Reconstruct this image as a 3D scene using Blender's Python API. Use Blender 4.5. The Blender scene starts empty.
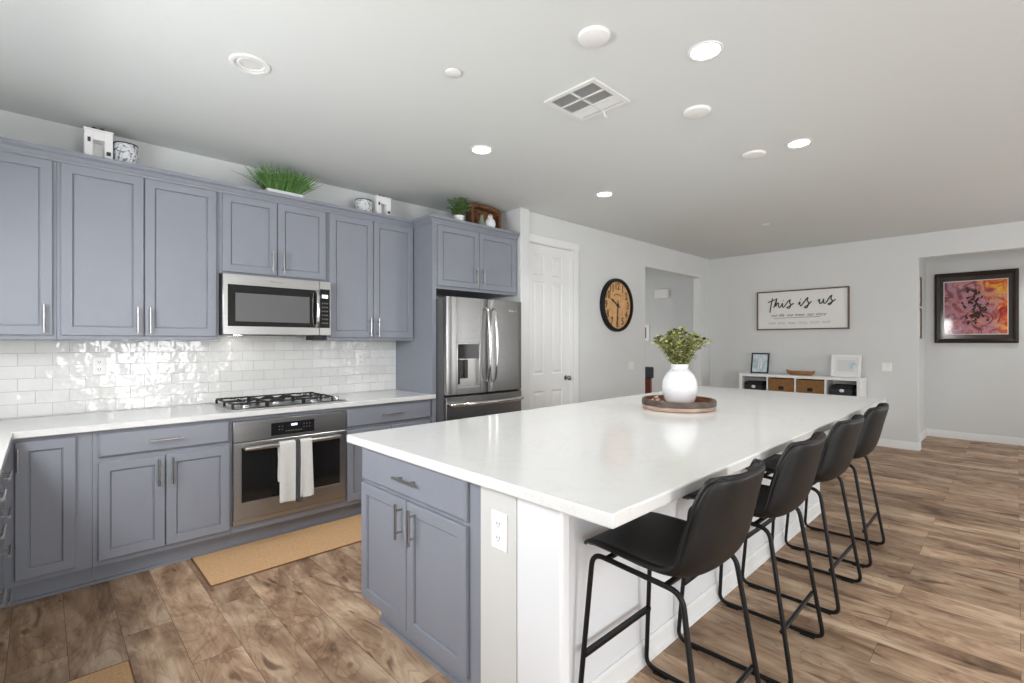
import bpy, bmesh, math, random
from mathutils import Vector, Matrix
random.seed(7)
C = bpy.context.scene.collection
scn = bpy.context.scene
PI = math.pi

# ---------------------------------------------------------------- camera, world, light, exposure
HEAD = math.atan2(505, 487)
cam_d = bpy.data.cameras.new('camera')
cam = bpy.data.objects.new('camera', cam_d); C.objects.link(cam)
cam.location = (0, 0, 1.368)
cam.rotation_euler = (PI/2, 0, HEAD - PI/2)
cam_d.sensor_width = 36.0
cam_d.lens = 36.0*487/1024
cam_d.shift_y = 1.0/1024
cam_d.clip_start = 0.02
scn.camera = cam
scn.view_settings.view_transform = 'Standard'
scn.view_settings.look = 'None'
scn.view_settings.gamma = 1.0
scn.view_settings.use_curve_mapping = False
scn.view_settings.exposure = 0.14
world = bpy.data.worlds.new('world'); scn.world = world
world.use_nodes = True
wb = world.node_tree.nodes['Background']
wb.inputs[0].default_value = (0.94, 0.97, 1.0, 1)
wb.inputs[1].default_value = 1.6

def area(name, loc, rot, sx, sy, power, col=(1, 1, 1)):
    l = bpy.data.lights.new(name, 'AREA'); l.shape = 'RECTANGLE'
    l.size = sx; l.size_y = sy; l.energy = power; l.color = col
    o = bpy.data.objects.new(name, l); C.objects.link(o)
    o.location = loc; o.rotation_euler = rot
    return o
# daylight at the patio door, rear and sink windows; other areas are added fill
DAY = (0.985, 0.992, 1)
area('daylight_patio_door', (1.48, -3.66, 1.15), (PI/2, 0, 0), 1.2, 2.1, 80, DAY)
area('daylight_rear_window', (6.2, -3.66, 1.3), (PI/2, 0, 0), 1.4, 2.0, 52, DAY)
area('side_fill_light', (8.03, -2.45, 1.35), (PI/2, 0, PI/2), 1.7, 2.0, 24, DAY)  # added fill at an unseen window, lights the knee wall and stools
area('living_fill_light', (-0.88, -1.9, 1.3), (PI/2-.2, 0, -PI/2), 2.4, 2.0, 56, DAY)  # added fill at an unseen opening, brightens the near island end
area('daylight_sink_window', (-0.88, 2.05, 1.68), (PI/2-.7, 0, -PI/2), 1.4, 0.95, 95, DAY)
area('hall_fill_light', (6.4, 5.95, 1.5), (-PI/2, 0, 0), 1.6, 1.4, 15, DAY)  # added fill before a solid wall, brightens the hall

# ---------------------------------------------------------------- materials
def srgb(r, g, b):
    f = lambda v: (v/255/12.92) if v/255 <= .04045 else ((v/255+.055)/1.055)**2.4
    return (f(r), f(g), f(b), 1)

class NT:
    def __init__(self, name):
        self.m = bpy.data.materials.new(name); self.m.use_nodes = True
        self.t = self.m.node_tree; self.n = self.t.nodes
        self.b = self.n['Principled BSDF']
    def add(self, typ, **k):
        n = self.n.new(typ)
        for a, v in k.items():
            if a.startswith('i_'):
                key = a[2:]
                key = int(key) if key.isdigit() else key.replace('_', ' ')
                n.inputs[key].default_value = v
            else: setattr(n, a, v)
        return n
    def link(self, a, b): self.t.links.new(a, b)
    def ramp(self, fac, stops, interp='LINEAR'):
        r = self.add('ShaderNodeValToRGB'); r.color_ramp.interpolation = interp
        e = r.color_ramp.elements
        e[0].position, e[0].color = stops[0]; e[1].position, e[1].color = stops[-1]
        for p, c in stops[1:-1]:
            x = e.new(p); x.color = c
        self.link(fac, r.inputs[0]); return r
    def bump(self, h, strength=.2, dist=.01, normal=None):
        b = self.add('ShaderNodeBump'); b.inputs['Strength'].default_value = strength
        b.inputs['Distance'].default_value = dist
        self.link(h, b.inputs['Height'])
        if normal: self.link(normal, b.inputs['Normal'])
        return b

def plain(name, col, rough=.5, metal=0., noise=0., nscale=40., bump=0., bscale=200., spec=.5, coat=0.):
    k = NT(name); b = k.b
    b.inputs['Base Color'].default_value = col
    b.inputs['Roughness'].default_value = rough; b.inputs['Metallic'].default_value = metal
    b.inputs['Specular IOR Level'].default_value = spec
    b.inputs['Coat Weight'].default_value = coat
    tc = k.add('ShaderNodeTexCoord')
    if noise:
        n = k.add('ShaderNodeTexNoise', i_Scale=nscale, i_Detail=4.)
        k.link(tc.outputs['Object'], n.inputs['Vector'])
        lo = tuple(c*(1-noise) for c in col[:3])+(1,); hi = tuple(min(1, c*(1+noise)) for c in col[:3])+(1,)
        r = k.ramp(n.outputs['Fac'], [(.3, lo), (.7, hi)])
        k.link(r.outputs[0], b.inputs['Base Color'])
    if bump:
        n = k.add('ShaderNodeTexNoise', i_Scale=bscale, i_Detail=3.)
        k.link(tc.outputs['Object'], n.inputs['Vector'])
        bp = k.bump(n.outputs['Fac'], bump, .003); k.link(bp.outputs[0], b.inputs['Normal'])
    return k.m

MT = {}
MT['wall'] = plain('wall_paint', srgb(217, 219, 219), .75, noise=.012, nscale=3, bump=.08, bscale=120)
MT['ceil'] = plain('ceiling_paint', srgb(218, 222, 221), .85, bump=.1, bscale=110)
MT['trim'] = plain('trim_paint', srgb(230, 231, 231), .55, spec=.3)
MT['cab'] = plain('cabinet_paint', srgb(134, 138, 148), .38, noise=.02, nscale=6)
MT['cabin'] = plain('cabinet_shadow_panel', srgb(96, 101, 116), .5)
MT['nickel'] = plain('brushed_nickel', srgb(170, 168, 165), .3, 1.)
MT['chrome'] = plain('chrome', srgb(215, 215, 215), .12, 1.)
MT['blackplastic'] = plain('black_plastic', srgb(20, 20, 21), .35)
MT['blackglass'] = plain('black_glass', srgb(30, 30, 30), .06)
MT['iron'] = plain('cast_iron', srgb(26, 26, 27), .55, bump=.2, bscale=300)
MT['darkgap'] = plain('dark_gasket', srgb(14, 14, 15), .7)
MT['fridgeside'] = plain('grey_enamel', srgb(92, 92, 94), .4)
MT['leather'] = plain('black_leather', srgb(17, 17, 18), .46, noise=.25, nscale=9, bump=.12, bscale=260, spec=.35)
MT['blackmetal'] = plain('black_powder_coat', srgb(16, 16, 17), .5, spec=.3)
MT['white'] = plain('white_lacquer', srgb(240, 240, 240), .35)
MT['ceramic'] = plain('white_glazed_ceramic', srgb(228, 230, 232), .18, coat=.3)
MT['plastic'] = plain('white_plastic', srgb(238, 238, 236), .4)
MT['slot'] = plain('outlet_slot', srgb(60, 58, 56), .6)
MT['knee'] = plain('island_white_paint', srgb(226, 228, 231), .5, bump=.06, bscale=90)
MT['drywall'] = plain('island_drywall', srgb(205, 205, 203), .7, bump=.1, bscale=90)
MT['brownwood'] = plain('red_brown_wood', srgb(112, 52, 32), .4, noise=.3, nscale=12)
MT['greycloth'] = plain('dark_grey_cloth', srgb(66, 70, 80), .85)
MT['paper'] = plain('print_paper', srgb(232, 232, 230), .7)
MT['ink'] = plain('dark_ink', srgb(58, 58, 58), .7)
MT['greyink'] = plain('grey_ink', srgb(176, 176, 174), .7)
MT['frameblack'] = plain('black_frame', srgb(34, 38, 46), .4)
MT['hardware'] = plain('satin_steel_knob', srgb(150, 148, 145), .25, 1.)
MT['green1'] = plain('leaf_olive', srgb(178, 182, 116), .5, noise=.55, nscale=45)
MT['green2'] = plain('leaf_green', srgb(116, 150, 94), .4, noise=.65, nscale=60)
MT['green3'] = plain('grass_green', srgb(84, 124, 62), .45, noise=.6, nscale=70)
MT['sage'] = plain('sage_glaze', srgb(132, 142, 124), .3)
MT['stem'] = plain('plant_stem', srgb(96, 92, 56), .7)
MT['berry'] = plain('dark_seed_head', srgb(46, 42, 36), .7)
MT['steelgrille'] = plain('vent_enamel', srgb(226, 226, 224), .45)
MT['ventdark'] = plain('vent_duct', srgb(95, 93, 92), .8)
MT['lensoff'] = plain('frosted_lens', srgb(225, 225, 223), .4)

def emis(name, col, s):
    k = NT(name); k.b.inputs['Base Color'].default_value = (.8, .8, .8, 1)
    k.b.inputs['Emission Color'].default_value = col; k.b.inputs['Emission Strength'].default_value = s
    return k.m
MT['lamp'] = emis('downlight_lens', (1, .985, .96, 1), 14.)
MT['display'] = emis('lit_display', (.75, .88, 1, 1), 1.6)
MT['bulb'] = emis('hood_bulb', (1, .96, .9, 1), 22.)

def steel(name, c0, c1):
    k = NT(name); b = k.b
    b.inputs['Metallic'].default_value = 1
    tc = k.add('ShaderNodeTexCoord'); mp = k.add('ShaderNodeMapping'); mp.inputs['Scale'].default_value = (2, 2, 700)
    k.link(tc.outputs['Object'], mp.inputs[0])
    n = k.add('ShaderNodeTexNoise', i_Scale=1.5, i_Detail=3.); k.link(mp.outputs[0], n.inputs['Vector'])
    r = k.ramp(n.outputs['Fac'], [(.25, c0), (.75, c1)])
    k.link(r.outputs[0], b.inputs['Base Color'])
    r2 = k.ramp(n.outputs['Fac'], [(.3, (.27, .27, .27, 1)), (.7, (.33, .33, .33, 1))])
    k.link(r2.outputs[0], b.inputs['Roughness'])
    return k.m
MT['steel'] = steel('brushed_stainless', srgb(174, 174, 173), srgb(186, 186, 185))
MT['fsteel'] = steel('dark_brushed_stainless', srgb(140, 139, 138), srgb(152, 151, 150))

def quartz():
    k = NT('white_quartz'); b = k.b
    tc = k.add('ShaderNodeTexCoord')
    n = k.add('ShaderNodeTexNoise', i_Scale=1.3, i_Detail=8., i_Roughness=.6, i_Distortion=1.6)
    k.link(tc.outputs['Object'], n.inputs['Vector'])
    r = k.ramp(n.outputs['Fac'], [(.0, srgb(222, 222, 221)), (.485, srgb(222, 222, 221)), (.5, srgb(217, 217, 216)), (.515, srgb(222, 222, 221)), (1, srgb(222, 222, 221))])
    n2 = k.add('ShaderNodeTexNoise', i_Scale=380., i_Detail=2.); k.link(tc.outputs['Object'], n2.inputs['Vector'])
    r2 = k.ramp(n2.outputs['Fac'], [(.3, (.93, .93, .93, 1)), (.55, (1, 1, 1, 1))])
    mx = k.add('ShaderNodeMix', data_type='RGBA', blend_type='MULTIPLY'); mx.inputs[0].default_value = 1
    k.link(r.outputs[0], mx.inputs[6]); k.link(r2.outputs[0], mx.inputs[7])
    k.link(mx.outputs[2], b.inputs['Base Color'])
    b.inputs['Roughness'].default_value = .13
    return k.m
MT['quartz'] = quartz()

def tile():
    k = NT('glazed_subway_tile'); b = k.b
    tc = k.add('ShaderNodeTexCoord'); sp = k.add('ShaderNodeSeparateXYZ'); k.link(tc.outputs['Object'], sp.inputs[0])
    cb = k.add('ShaderNodeCombineXYZ')
    sm = k.add('ShaderNodeMath', operation='ADD'); k.link(sp.outputs[0], sm.inputs[0]); k.link(sp.outputs[1], sm.inputs[1])
    k.link(sm.outputs[0], cb.inputs[0]); k.link(sp.outputs[2], cb.inputs[1])
    br = k.add('ShaderNodeTexBrick', offset=.5, i_Scale=1., i_Mortar_Size=.0016, i_Mortar_Smooth=.3, i_Brick_Width=.153, i_Row_Height=.0765)
    br.inputs['Color1'].default_value = (0, 0, 0, 1); br.inputs['Color2'].default_value = (1, 1, 1, 1)
    br.inputs['Mortar'].default_value = (.5, .5, .5, 1)
    k.link(cb.outputs[0], br.inputs['Vector'])
    rc = k.ramp(br.outputs['Color'], [(0, srgb(222, 222, 220)), (1, srgb(230, 230, 228))])
    mx = k.add('ShaderNodeMix', data_type='RGBA'); k.link(br.outputs['Fac'], mx.inputs[0])
    k.link(rc.outputs[0], mx.inputs[6]); mx.inputs[7].default_value = srgb(196, 196, 194)
    k.link(mx.outputs[2], b.inputs['Base Color'])
    b.inputs['Roughness'].default_value = .05
    # hand-made waviness, each tile offset by its own random value
    sc = k.add('ShaderNodeVectorMath', operation='SCALE'); sc.inputs[3].default_value = 7.
    k.link(br.outputs['Color'], sc.inputs[0])
    ad = k.add('ShaderNodeVectorMath', operation='ADD'); k.link(cb.outputs[0], ad.inputs[0]); k.link(sc.outputs[0], ad.inputs[1])
    n = k.add('ShaderNodeTexNoise', i_Scale=10., i_Detail=2., i_Roughness=.55); k.link(ad.outputs[0], n.inputs['Vector'])
    b1 = k.bump(n.outputs['Fac'], .6, .014)
    inv = k.add('ShaderNodeMath', operation='SUBTRACT'); inv.inputs[0].default_value = 1; k.link(br.outputs['Fac'], inv.inputs[1])
    b2 = k.bump(inv.outputs[0], .5, .002, b1.outputs[0])
    k.link(b2.outputs[0], b.inputs['Normal'])
    return k.m
MT['tile'] = tile()

def floor_mat():
    k = NT('rustic_plank_floor'); b = k.b
    tc = k.add('ShaderNodeTexCoord'); sp = k.add('ShaderNodeSeparateXYZ'); k.link(tc.outputs['Object'], sp.inputs[0])
    cb = k.add('ShaderNodeCombineXYZ'); k.link(sp.outputs[1], cb.inputs[0]); k.link(sp.outputs[0], cb.inputs[1])
    off = k.add('ShaderNodeVectorMath', operation='ADD'); off.inputs[1].default_value = (20.3, 20.82, 0)
    k.link(cb.outputs[0], off.inputs[0])
    br = k.add('ShaderNodeTexBrick', offset=.37, offset_frequency=2, i_Scale=1., i_Mortar_Size=.0011, i_Mortar_Smooth=.2, i_Brick_Width=1.22, i_Row_Height=.19)
    br.inputs['Color1'].default_value = (0, 0, 0, 1); br.inputs['Color2'].default_value = (1, 1, 1, 1); br.inputs['Mortar'].default_value = (.5, .5, .5, 1)
    k.link(off.outputs[0], br.inputs['Vector'])
    sc = k.add('ShaderNodeVectorMath', operation='SCALE'); sc.inputs[3].default_value = 23.
    k.link(br.outputs['Color'], sc.inputs[0])
    ad = k.add('ShaderNodeVectorMath', operation='ADD'); k.link(off.outputs[0], ad.inputs[0]); k.link(sc.outputs[0], ad.inputs[1])
    # broad stain patches along the plank
    m1 = k.add('ShaderNodeMapping'); m1.inputs['Scale'].default_value = (2.0, 5.6, 1); k.link(ad.outputs[0], m1.inputs[0])
    n1 = k.add('ShaderNodeTexNoise', i_Scale=1., i_Detail=5., i_Roughness=.62, i_Distortion=.7); k.link(m1.outputs[0], n1.inputs['Vector'])
    # fine grain
    m2 = k.add('ShaderNodeMapping'); m2.inputs['Scale'].default_value = (3, 60, 1); k.link(ad.outputs[0], m2.inputs[0])
    n2 = k.add('ShaderNodeTexNoise', i_Scale=1.6, i_Detail=6., i_Roughness=.65); k.link(m2.outputs[0], n2.inputs['Vector'])
    # knots and cathedral swirls
    m3 = k.add('ShaderNodeMapping'); m3.inputs['Scale'].default_value = (1.6, 5, 1); k.link(ad.outputs[0], m3.inputs[0])
    n3 = k.add('ShaderNodeTexNoise', i_Scale=1.2, i_Detail=2., i_Distortion=2.0); k.link(m3.outputs[0], n3.inputs['Vector'])
    r1 = k.ramp(n1.outputs['Fac'], [(.28, srgb(104, 81, 65)), (.41, srgb(152, 123, 100)), (.52, srgb(182, 153, 127)), (.7, srgb(216, 192, 166))])
    r3 = k.ramp(n3.outputs['Fac'], [(.30, (.40, .36, .34, 1)), (.37, (.95, .95, .95, 1)), (.475, (1, 1, 1, 1)), (.495, (.72, .70, .68, 1)), (.53, (.9, .9, .9, 1)), (.62, (1, 1, 1, 1))])
    r2 = k.ramp(n2.outputs['Fac'], [(.3, (.86, .85, .84, 1)), (.65, (1.08, 1.08, 1.08, 1))])
    rt = k.ramp(br.outputs['Color'], [(0, (.72, .71, .70, 1)), (.5, (.96, .96, .95, 1)), (1, (1.12, 1.11, 1.1, 1))])
    cur = r1.outputs[0]
    for r in (r2, r3, rt):
        mx = k.add('ShaderNodeMix', data_type='RGBA', blend_type='MULTIPLY'); mx.inputs[0].default_value = 1
        k.link(cur, mx.inputs[6]); k.link(r.outputs[0], mx.inputs[7]); cur = mx.outputs[2]
    mo = k.add('ShaderNodeMix', data_type='RGBA'); k.link(br.outputs['Fac'], mo.inputs[0]); k.link(cur, mo.inputs[6])
    mo.inputs[7].default_value = srgb(92, 72, 58)
    k.link(mo.outputs[2], b.inputs['Base Color'])
    rr = k.ramp(n2.outputs['Fac'], [(.2, (.46, .46, .46, 1)), (.8, (.6, .6, .6, 1))])
    k.link(rr.outputs[0], b.inputs['Roughness']); b.inputs['Specular IOR Level'].default_value = .28
    inv = k.add('ShaderNodeMath', operation='SUBTRACT'); inv.inputs[0].default_value = 1; k.link(br.outputs['Fac'], inv.inputs[1])
    b1 = k.bump(n2.outputs['Fac'], .1, .003); b2 = k.bump(inv.outputs[0], .4, .002, b1.outputs[0])
    k.link(b2.outputs[0], b.inputs['Normal'])
    return k.m
MT['floor'] = floor_mat()

def streaky(name, c0, c1, scale, rough=.6, bump=.3, nscale=1., det=5.):
    k = NT(name); b = k.b
    tc = k.add('ShaderNodeTexCoord'); mp = k.add('ShaderNodeMapping'); mp.inputs['Scale'].default_value = scale
    k.link(tc.outputs['Object'], mp.inputs[0])
    n = k.add('ShaderNodeTexNoise', i_Scale=nscale, i_Detail=det, i_Roughness=.65); k.link(mp.outputs[0], n.inputs['Vector'])
    r = k.ramp(n.outputs['Fac'], [(.32, c0), (.68, c1)]); k.link(r.outputs[0], b.inputs['Base Color'])
    b.inputs['Roughness'].default_value = rough
    bp = k.bump(n.outputs['Fac'], bump, .004); k.link(bp.outputs[0], b.inputs['Normal'])
    return k.m
MT['coir'] = streaky('woven_coir', srgb(184, 142, 100), srgb(220, 182, 138), (90, 90, 90), .95, .6, 2., 6.)
MT['rugedge'] = plain('rug_binding', srgb(122, 88, 62), .9)
MT['traywood'] = streaky('dark_tray_wood', srgb(96, 60, 42), srgb(150, 100, 74), (8, 8, 40), .5)
MT['trayband'] = streaky('tray_band', srgb(52, 42, 36), srgb(92, 78, 68), (10, 10, 30), .45)
MT['traypale'] = streaky('weathered_tray_wood', srgb(140, 112, 98), srgb(196, 170, 154), (9, 9, 60), .6)
MT['wicker'] = streaky('wicker_weave', srgb(92, 62, 34), srgb(164, 120, 70), (60, 60, 130), .8, .8)
MT['darkwicker'] = streaky('dark_wicker', srgb(24, 15, 11), srgb(146, 96, 56), (42, 42, 42), .7, 1.)
MT['bowlwood'] = streaky('dough_bowl_wood', srgb(128, 84, 48), srgb(186, 136, 88), (20, 6, 30), .6)
MT['clockface'] = streaky('aged_clock_face', srgb(196, 146, 92), srgb(226, 182, 128), (12, 12, 12), .6, .05)
MT['frameoak'] = plain('walnut_sign_frame', srgb(104, 84, 72), .6, noise=.25, nscale=30)
MT['darkframe'] = plain('espresso_frame', srgb(44, 33, 29), .35, noise=.3, nscale=10)
MT['darkmat'] = plain('dark_mat_board', srgb(52, 45, 41), .12)
MT['gold'] = plain('bronze_fillet', srgb(120, 92, 70), .35, .6)

def spotted():
    k = NT('patterned_ceramic'); b = k.b
    tc = k.add('ShaderNodeTexCoord')
    v = k.add('ShaderNodeTexVoronoi', i_Scale=60.); k.link(tc.outputs['Object'], v.inputs['Vector'])
    r = k.ramp(v.outputs['Distance'], [(.1, srgb(60, 68, 84)), (.22, srgb(226, 228, 230)), (.55, srgb(232, 233, 234)), (.72, srgb(120, 132, 150))])
    k.link(r.outputs[0], b.inputs['Base Color']); b.inputs['Roughness'].default_value = .3
    return k.m
MT['spotted'] = spotted()

def towel_mat():
    k = NT('terry_towel'); b = k.b
    tc = k.add('ShaderNodeTexCoord')
    b.inputs['Base Color'].default_value = srgb(222, 222, 220); b.inputs['Roughness'].default_value = .95
    n = k.add('ShaderNodeTexNoise', i_Scale=260., i_Detail=2.); k.link(tc.outputs['Object'], n.inputs['Vector'])
    r = k.ramp(n.outputs['Fac'], [(.3, srgb(204, 204, 202)), (.7, srgb(232, 232, 230))]); k.link(r.outputs[0], b.inputs['Base Color'])
    bp = k.bump(n.outputs['Fac'], .6, .004); k.link(bp.outputs[0], b.inputs['Normal'])
    return k.m
MT['towel'] = towel_mat()
MT['towelstripe'] = plain('towel_stripe', srgb(72, 74, 80), .95, noise=.3, nscale=160)

def abstract_print():
    k = NT('abstract_print'); b = k.b
    tc = k.add('ShaderNodeTexCoord')
    n = k.add('ShaderNodeTexNoise', i_Scale=6.5, i_Detail=7., i_Roughness=.7, i_Distortion=1.3); k.link(tc.outputs['Object'], n.inputs['Vector'])
    r = k.ramp(n.outputs['Fac'], [(.3, srgb(40, 36, 48)), (.4, srgb(104, 70, 92)), (.47, srgb(160, 84, 86)), (.53, srgb(196, 140, 146)), (.6, srgb(150, 110, 140)), (.7, srgb(222, 206, 196))])
    r2 = k.ramp(n.outputs['Fac'], [(.3, srgb(92, 30, 30)), (.42, srgb(200, 66, 36)), (.5, srgb(226, 116, 44)), (.58, srgb(236, 190, 60)), (.66, srgb(206, 84, 60)), (.76, srgb(70, 84, 76))])
    n2 = k.add('ShaderNodeTexNoise', i_Scale=2.6, i_Detail=3., i_Distortion=.8); k.link(tc.outputs['Object'], n2.inputs['Vector'])
    sp = k.add('ShaderNodeSeparateXYZ'); k.link(tc.outputs['Object'], sp.inputs[0])
    a = k.add('ShaderNodeMath', operation='MULTIPLY_ADD'); a.inputs[1].default_value = -.55; k.link(sp.outputs[1], a.inputs[0]); k.link(n2.outputs['Fac'], a.inputs[2])
    f = k.ramp(a.outputs[0], [(.5, (0, 0, 0, 1)), (.68, (1, 1, 1, 1))])
    mx = k.add('ShaderNodeMix', data_type='RGBA'); k.link(f.outputs[0], mx.inputs[0])
    k.link(r.outputs[0], mx.inputs[6]); k.link(r2.outputs[0], mx.inputs[7])
    k.link(mx.outputs[2], b.inputs['Base Color']); b.inputs['Roughness'].default_value = .05
    return k.m
MT['print'] = abstract_print()
def wash_print():
    k = NT('pale_print'); b = k.b
    tc = k.add('ShaderNodeTexCoord')
    n = k.add('ShaderNodeTexNoise', i_Scale=14., i_Detail=3.); k.link(tc.outputs['Object'], n.inputs['Vector'])
    r = k.ramp(n.outputs['Fac'], [(.4, srgb(176, 200, 210)), (.6, srgb(222, 230, 232))])
    k.link(r.outputs[0], b.inputs['Base Color']); b.inputs['Roughness'].default_value = .3
    return k.m
MT['wash'] = wash_print()

# ---------------------------------------------------------------- mesh helpers
ORG = {}
class M:
    def __init__(s): s.v = []; s.f = []; s.mi = []
    def add(s, vs, fs, mi=0):
        b = len(s.v); s.v += [tuple(v) for v in vs]; s.f += [tuple(b+i for i in f) for f in fs]; s.mi += [mi]*len(fs)
    def box(s, x0, x1, y0, y1, z0, z1, T=None, mi=0):
        vs = [(x0, y0, z0), (x1, y0, z0), (x1, y1, z0), (x0, y1, z0), (x0, y0, z1), (x1, y0, z1), (x1, y1, z1), (x0, y1, z1)]
        if T: vs = [T(*v) for v in vs]
        s.add(vs, [(0, 3, 2, 1), (4, 5, 6, 7), (0, 1, 5, 4), (1, 2, 6, 5), (2, 3, 7, 6), (3, 0, 4, 7)], mi)
        return s
    def tube(s, pts, r, n=10, closed=False, mi=0, caps=True):
        pts = [Vector(p) for p in pts]; N = len(pts)
        rr = r if isinstance(r, (list, tuple)) else [r]*N
        vs = []; up = None
        for i, p in enumerate(pts):
            if closed: d = pts[(i+1) % N]-pts[i-1]
            else: d = pts[min(i+1, N-1)]-pts[max(i-1, 0)]
            d.normalize()
            if up is None:
                up = Vector((0, 0, 1)) if abs(d.z) < .9 else Vector((1, 0, 0))
            a = (up-d*up.dot(d)); a.normalize(); b = d.cross(a); up = a
            for j in range(n):
                t = 2*PI*j/n; vs.append(p+(a*math.cos(t)+b*math.sin(t))*rr[i])
        fs = []
        for i in range(N if closed else N-1):
            k = (i+1) % N
            for j in range(n): fs.append((i*n+j, i*n+(j+1) % n, k*n+(j+1) % n, k*n+j))
        if not closed and caps:
            fs.append(tuple(range(n))[::-1]); fs.append(tuple((N-1)*n+j for j in range(n)))
        s.add(vs, fs, mi); return s
    def cyl(s, p0, p1, r, n=20, r2=None, mi=0):
        return s.tube([p0, p1], [r, r if r2 is None else r2], n, mi=mi)
    def lathe(s, prof, c=(0, 0, 0), n=32, mi=0, T=None, caps=True, loop=False):
        vs = []
        for r, z in prof:
            for j in range(n):
                t = 2*PI*j/n; v = (c[0]+r*math.cos(t), c[1]+r*math.sin(t), c[2]+z)
                vs.append(T(*v) if T else v)
        fs = []
        L = len(prof)
        for i in range(L if loop else L-1):
            k = (i+1) % L
            for j in range(n): fs.append((i*n+j, i*n+(j+1) % n, k*n+(j+1) % n, k*n+j))
        if loop: caps = False
        if caps and prof[0][0] > 1e-6: fs.append(tuple(range(n))[::-1])
        if caps and prof[-1][0] > 1e-6: fs.append(tuple((len(prof)-1)*n+j for j in range(n)))
        s.add(vs, fs, mi); return s
    def prism(s, poly, f0, f1, mi=0):
        """poly: list of (a, b); f0/f1 map (a, b) to the two end points"""
        n = len(poly); vs = [f0(a, b) for a, b in poly]+[f1(a, b) for a, b in poly]
        fs = [tuple(range(n))[::-1], tuple(range(n, 2*n))]+[(i, (i+1) % n, n+(i+1) % n, n+i) for i in range(n)]
        s.add(vs, fs, mi); return s
    def grid(s, P, mi=0):
        R = len(P); K = len(P[0]); vs = [p for row in P for p in row]
        s.add(vs, [(i*K+j, i*K+j+1, (i+1)*K+j+1, (i+1)*K+j) for i in range(R-1) for j in range(K-1)], mi); return s
    def rings(s, rings, T, cap=True, mi=0):
        """rings of rectangles: (u0,u1,v0,v1,w)"""
        vs = []
        for u0, u1, v0, v1, w in rings:
            vs += [T(u0, w, v0), T(u1, w, v0), T(u1, w, v1), T(u0, w, v1)]
        fs = []
        for i in range(len(rings)-1):
            for j in range(4): fs.append((i*4+j, i*4+(j+1) % 4, (i+1)*4+(j+1) % 4, (i+1)*4+j))
        fs.append((3, 2, 1, 0))
        if cap: k = (len(rings)-1)*4; fs.append((k, k+1, k+2, k+3))
        s.add(vs, fs, mi); return s
    def build(s, name, mat, parent=None, origin=None, bevel=0., smooth=True, recalc=True, angle=35):
        if parent is not None: org = ORG[parent.name]
        elif origin is not None: org = Vector(origin)
        else:
            xs = [v[0] for v in s.v]; ys = [v[1] for v in s.v]; zs = [v[2] for v in s.v]
            org = Vector(((min(xs)+max(xs))/2, (min(ys)+max(ys))/2, min(zs)))
        me = bpy.data.meshes.new(name)
        me.from_pydata([Vector(v)-org for v in s.v], [], s.f)
        for m in (mat if isinstance(mat, (list, tuple)) else [mat]): me.materials.append(MT[m])
        me.polygons.foreach_set('material_index', s.mi)
        if recalc:
            bm = bmesh.new(); bm.from_mesh(me); bmesh.ops.recalc_face_normals(bm, faces=bm.faces); bm.to_mesh(me); bm.free()
        if smooth:
            me.polygons.foreach_set('use_smooth', [True]*len(me.polygons)); me.set_sharp_from_angle(angle=math.radians(angle))
        me.update()
        o = bpy.data.objects.new(name, me); C.objects.link(o)
        if parent is not None: o.parent = parent
        else: o.location = org
        ORG[o.name] = org
        if bevel:
            b = o.modifiers.new('bevel', 'BEVEL'); b.width = bevel; b.segments = 2; b.limit_method = 'ANGLE'; b.angle_limit = math.radians(40)
        return o

def tag(o, label, cat, group=None):
    o['label'] = label; o['category'] = cat
    if group: o['group'] = group
    return o
def thing(name, loc, label, cat, group=None):
    o = bpy.data.objects.new(name, None); C.objects.link(o); o.location = loc; o.empty_display_size = .1
    ORG[o.name] = Vector(loc); return tag(o, label, cat, group)
def struct(o): o['kind'] = 'structure'; return o
def dup_tree(src, loc, rotz, label):
    r = src.copy(); C.objects.link(r); r.location = loc; r.rotation_euler = (0, 0, rotz); r['label'] = label
    ORG[r.name] = Vector(loc)
    for ch in list(src.children):
        c = ch.copy(); C.objects.link(c); c.parent = r
        for g in list(ch.children):
            d = g.copy(); C.objects.link(d); d.parent = c
    return r
def text_mesh(s, size, T, extr=.0004, shear=0., align='CENTER', spacing=1., bold=0.):
    """flat lettering as mesh data: T maps (u, w, v) to the world"""
    cu = bpy.data.curves.new('lettering', 'FONT'); cu.body = s; cu.size = size; cu.extrude = extr; cu.shear = shear
    cu.offset = bold; cu.align_x = align; cu.align_y = 'CENTER'; cu.space_character = spacing; cu.resolution_u = 3
    to = bpy.data.objects.new('lettering', cu); C.objects.link(to)
    dg = bpy.context.evaluated_depsgraph_get(); me = to.evaluated_get(dg).to_mesh()
    m = M(); m.add([T(v.co.x, v.co.z+extr, v.co.y) for v in me.vertices], [tuple(p.vertices) for p in me.polygons])
    to.evaluated_get(dg).to_mesh_clear(); bpy.data.objects.remove(to); bpy.data.curves.remove(cu)
    return m
def smooth_path(ctrl, n=8, closed=False):
    P = [Vector(p) for p in ctrl]; out = []; N = len(P)
    for i in range(N if closed else N-1):
        p0 = P[(i-1) % N] if closed else P[max(i-1, 0)]; p1 = P[i]; p2 = P[(i+1) % N]; p3 = P[(i+2) % N] if closed else P[min(i+2, N-1)]
        for k in range(n):
            t = k/n
            out.append(.5*((2*p1)+(p2-p0)*t+(2*p0-5*p1+4*p2-p3)*t*t+(3*p1-p0-3*p2+p3)*t**3))
    if not closed: out.append(P[-1])
    return out
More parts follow.
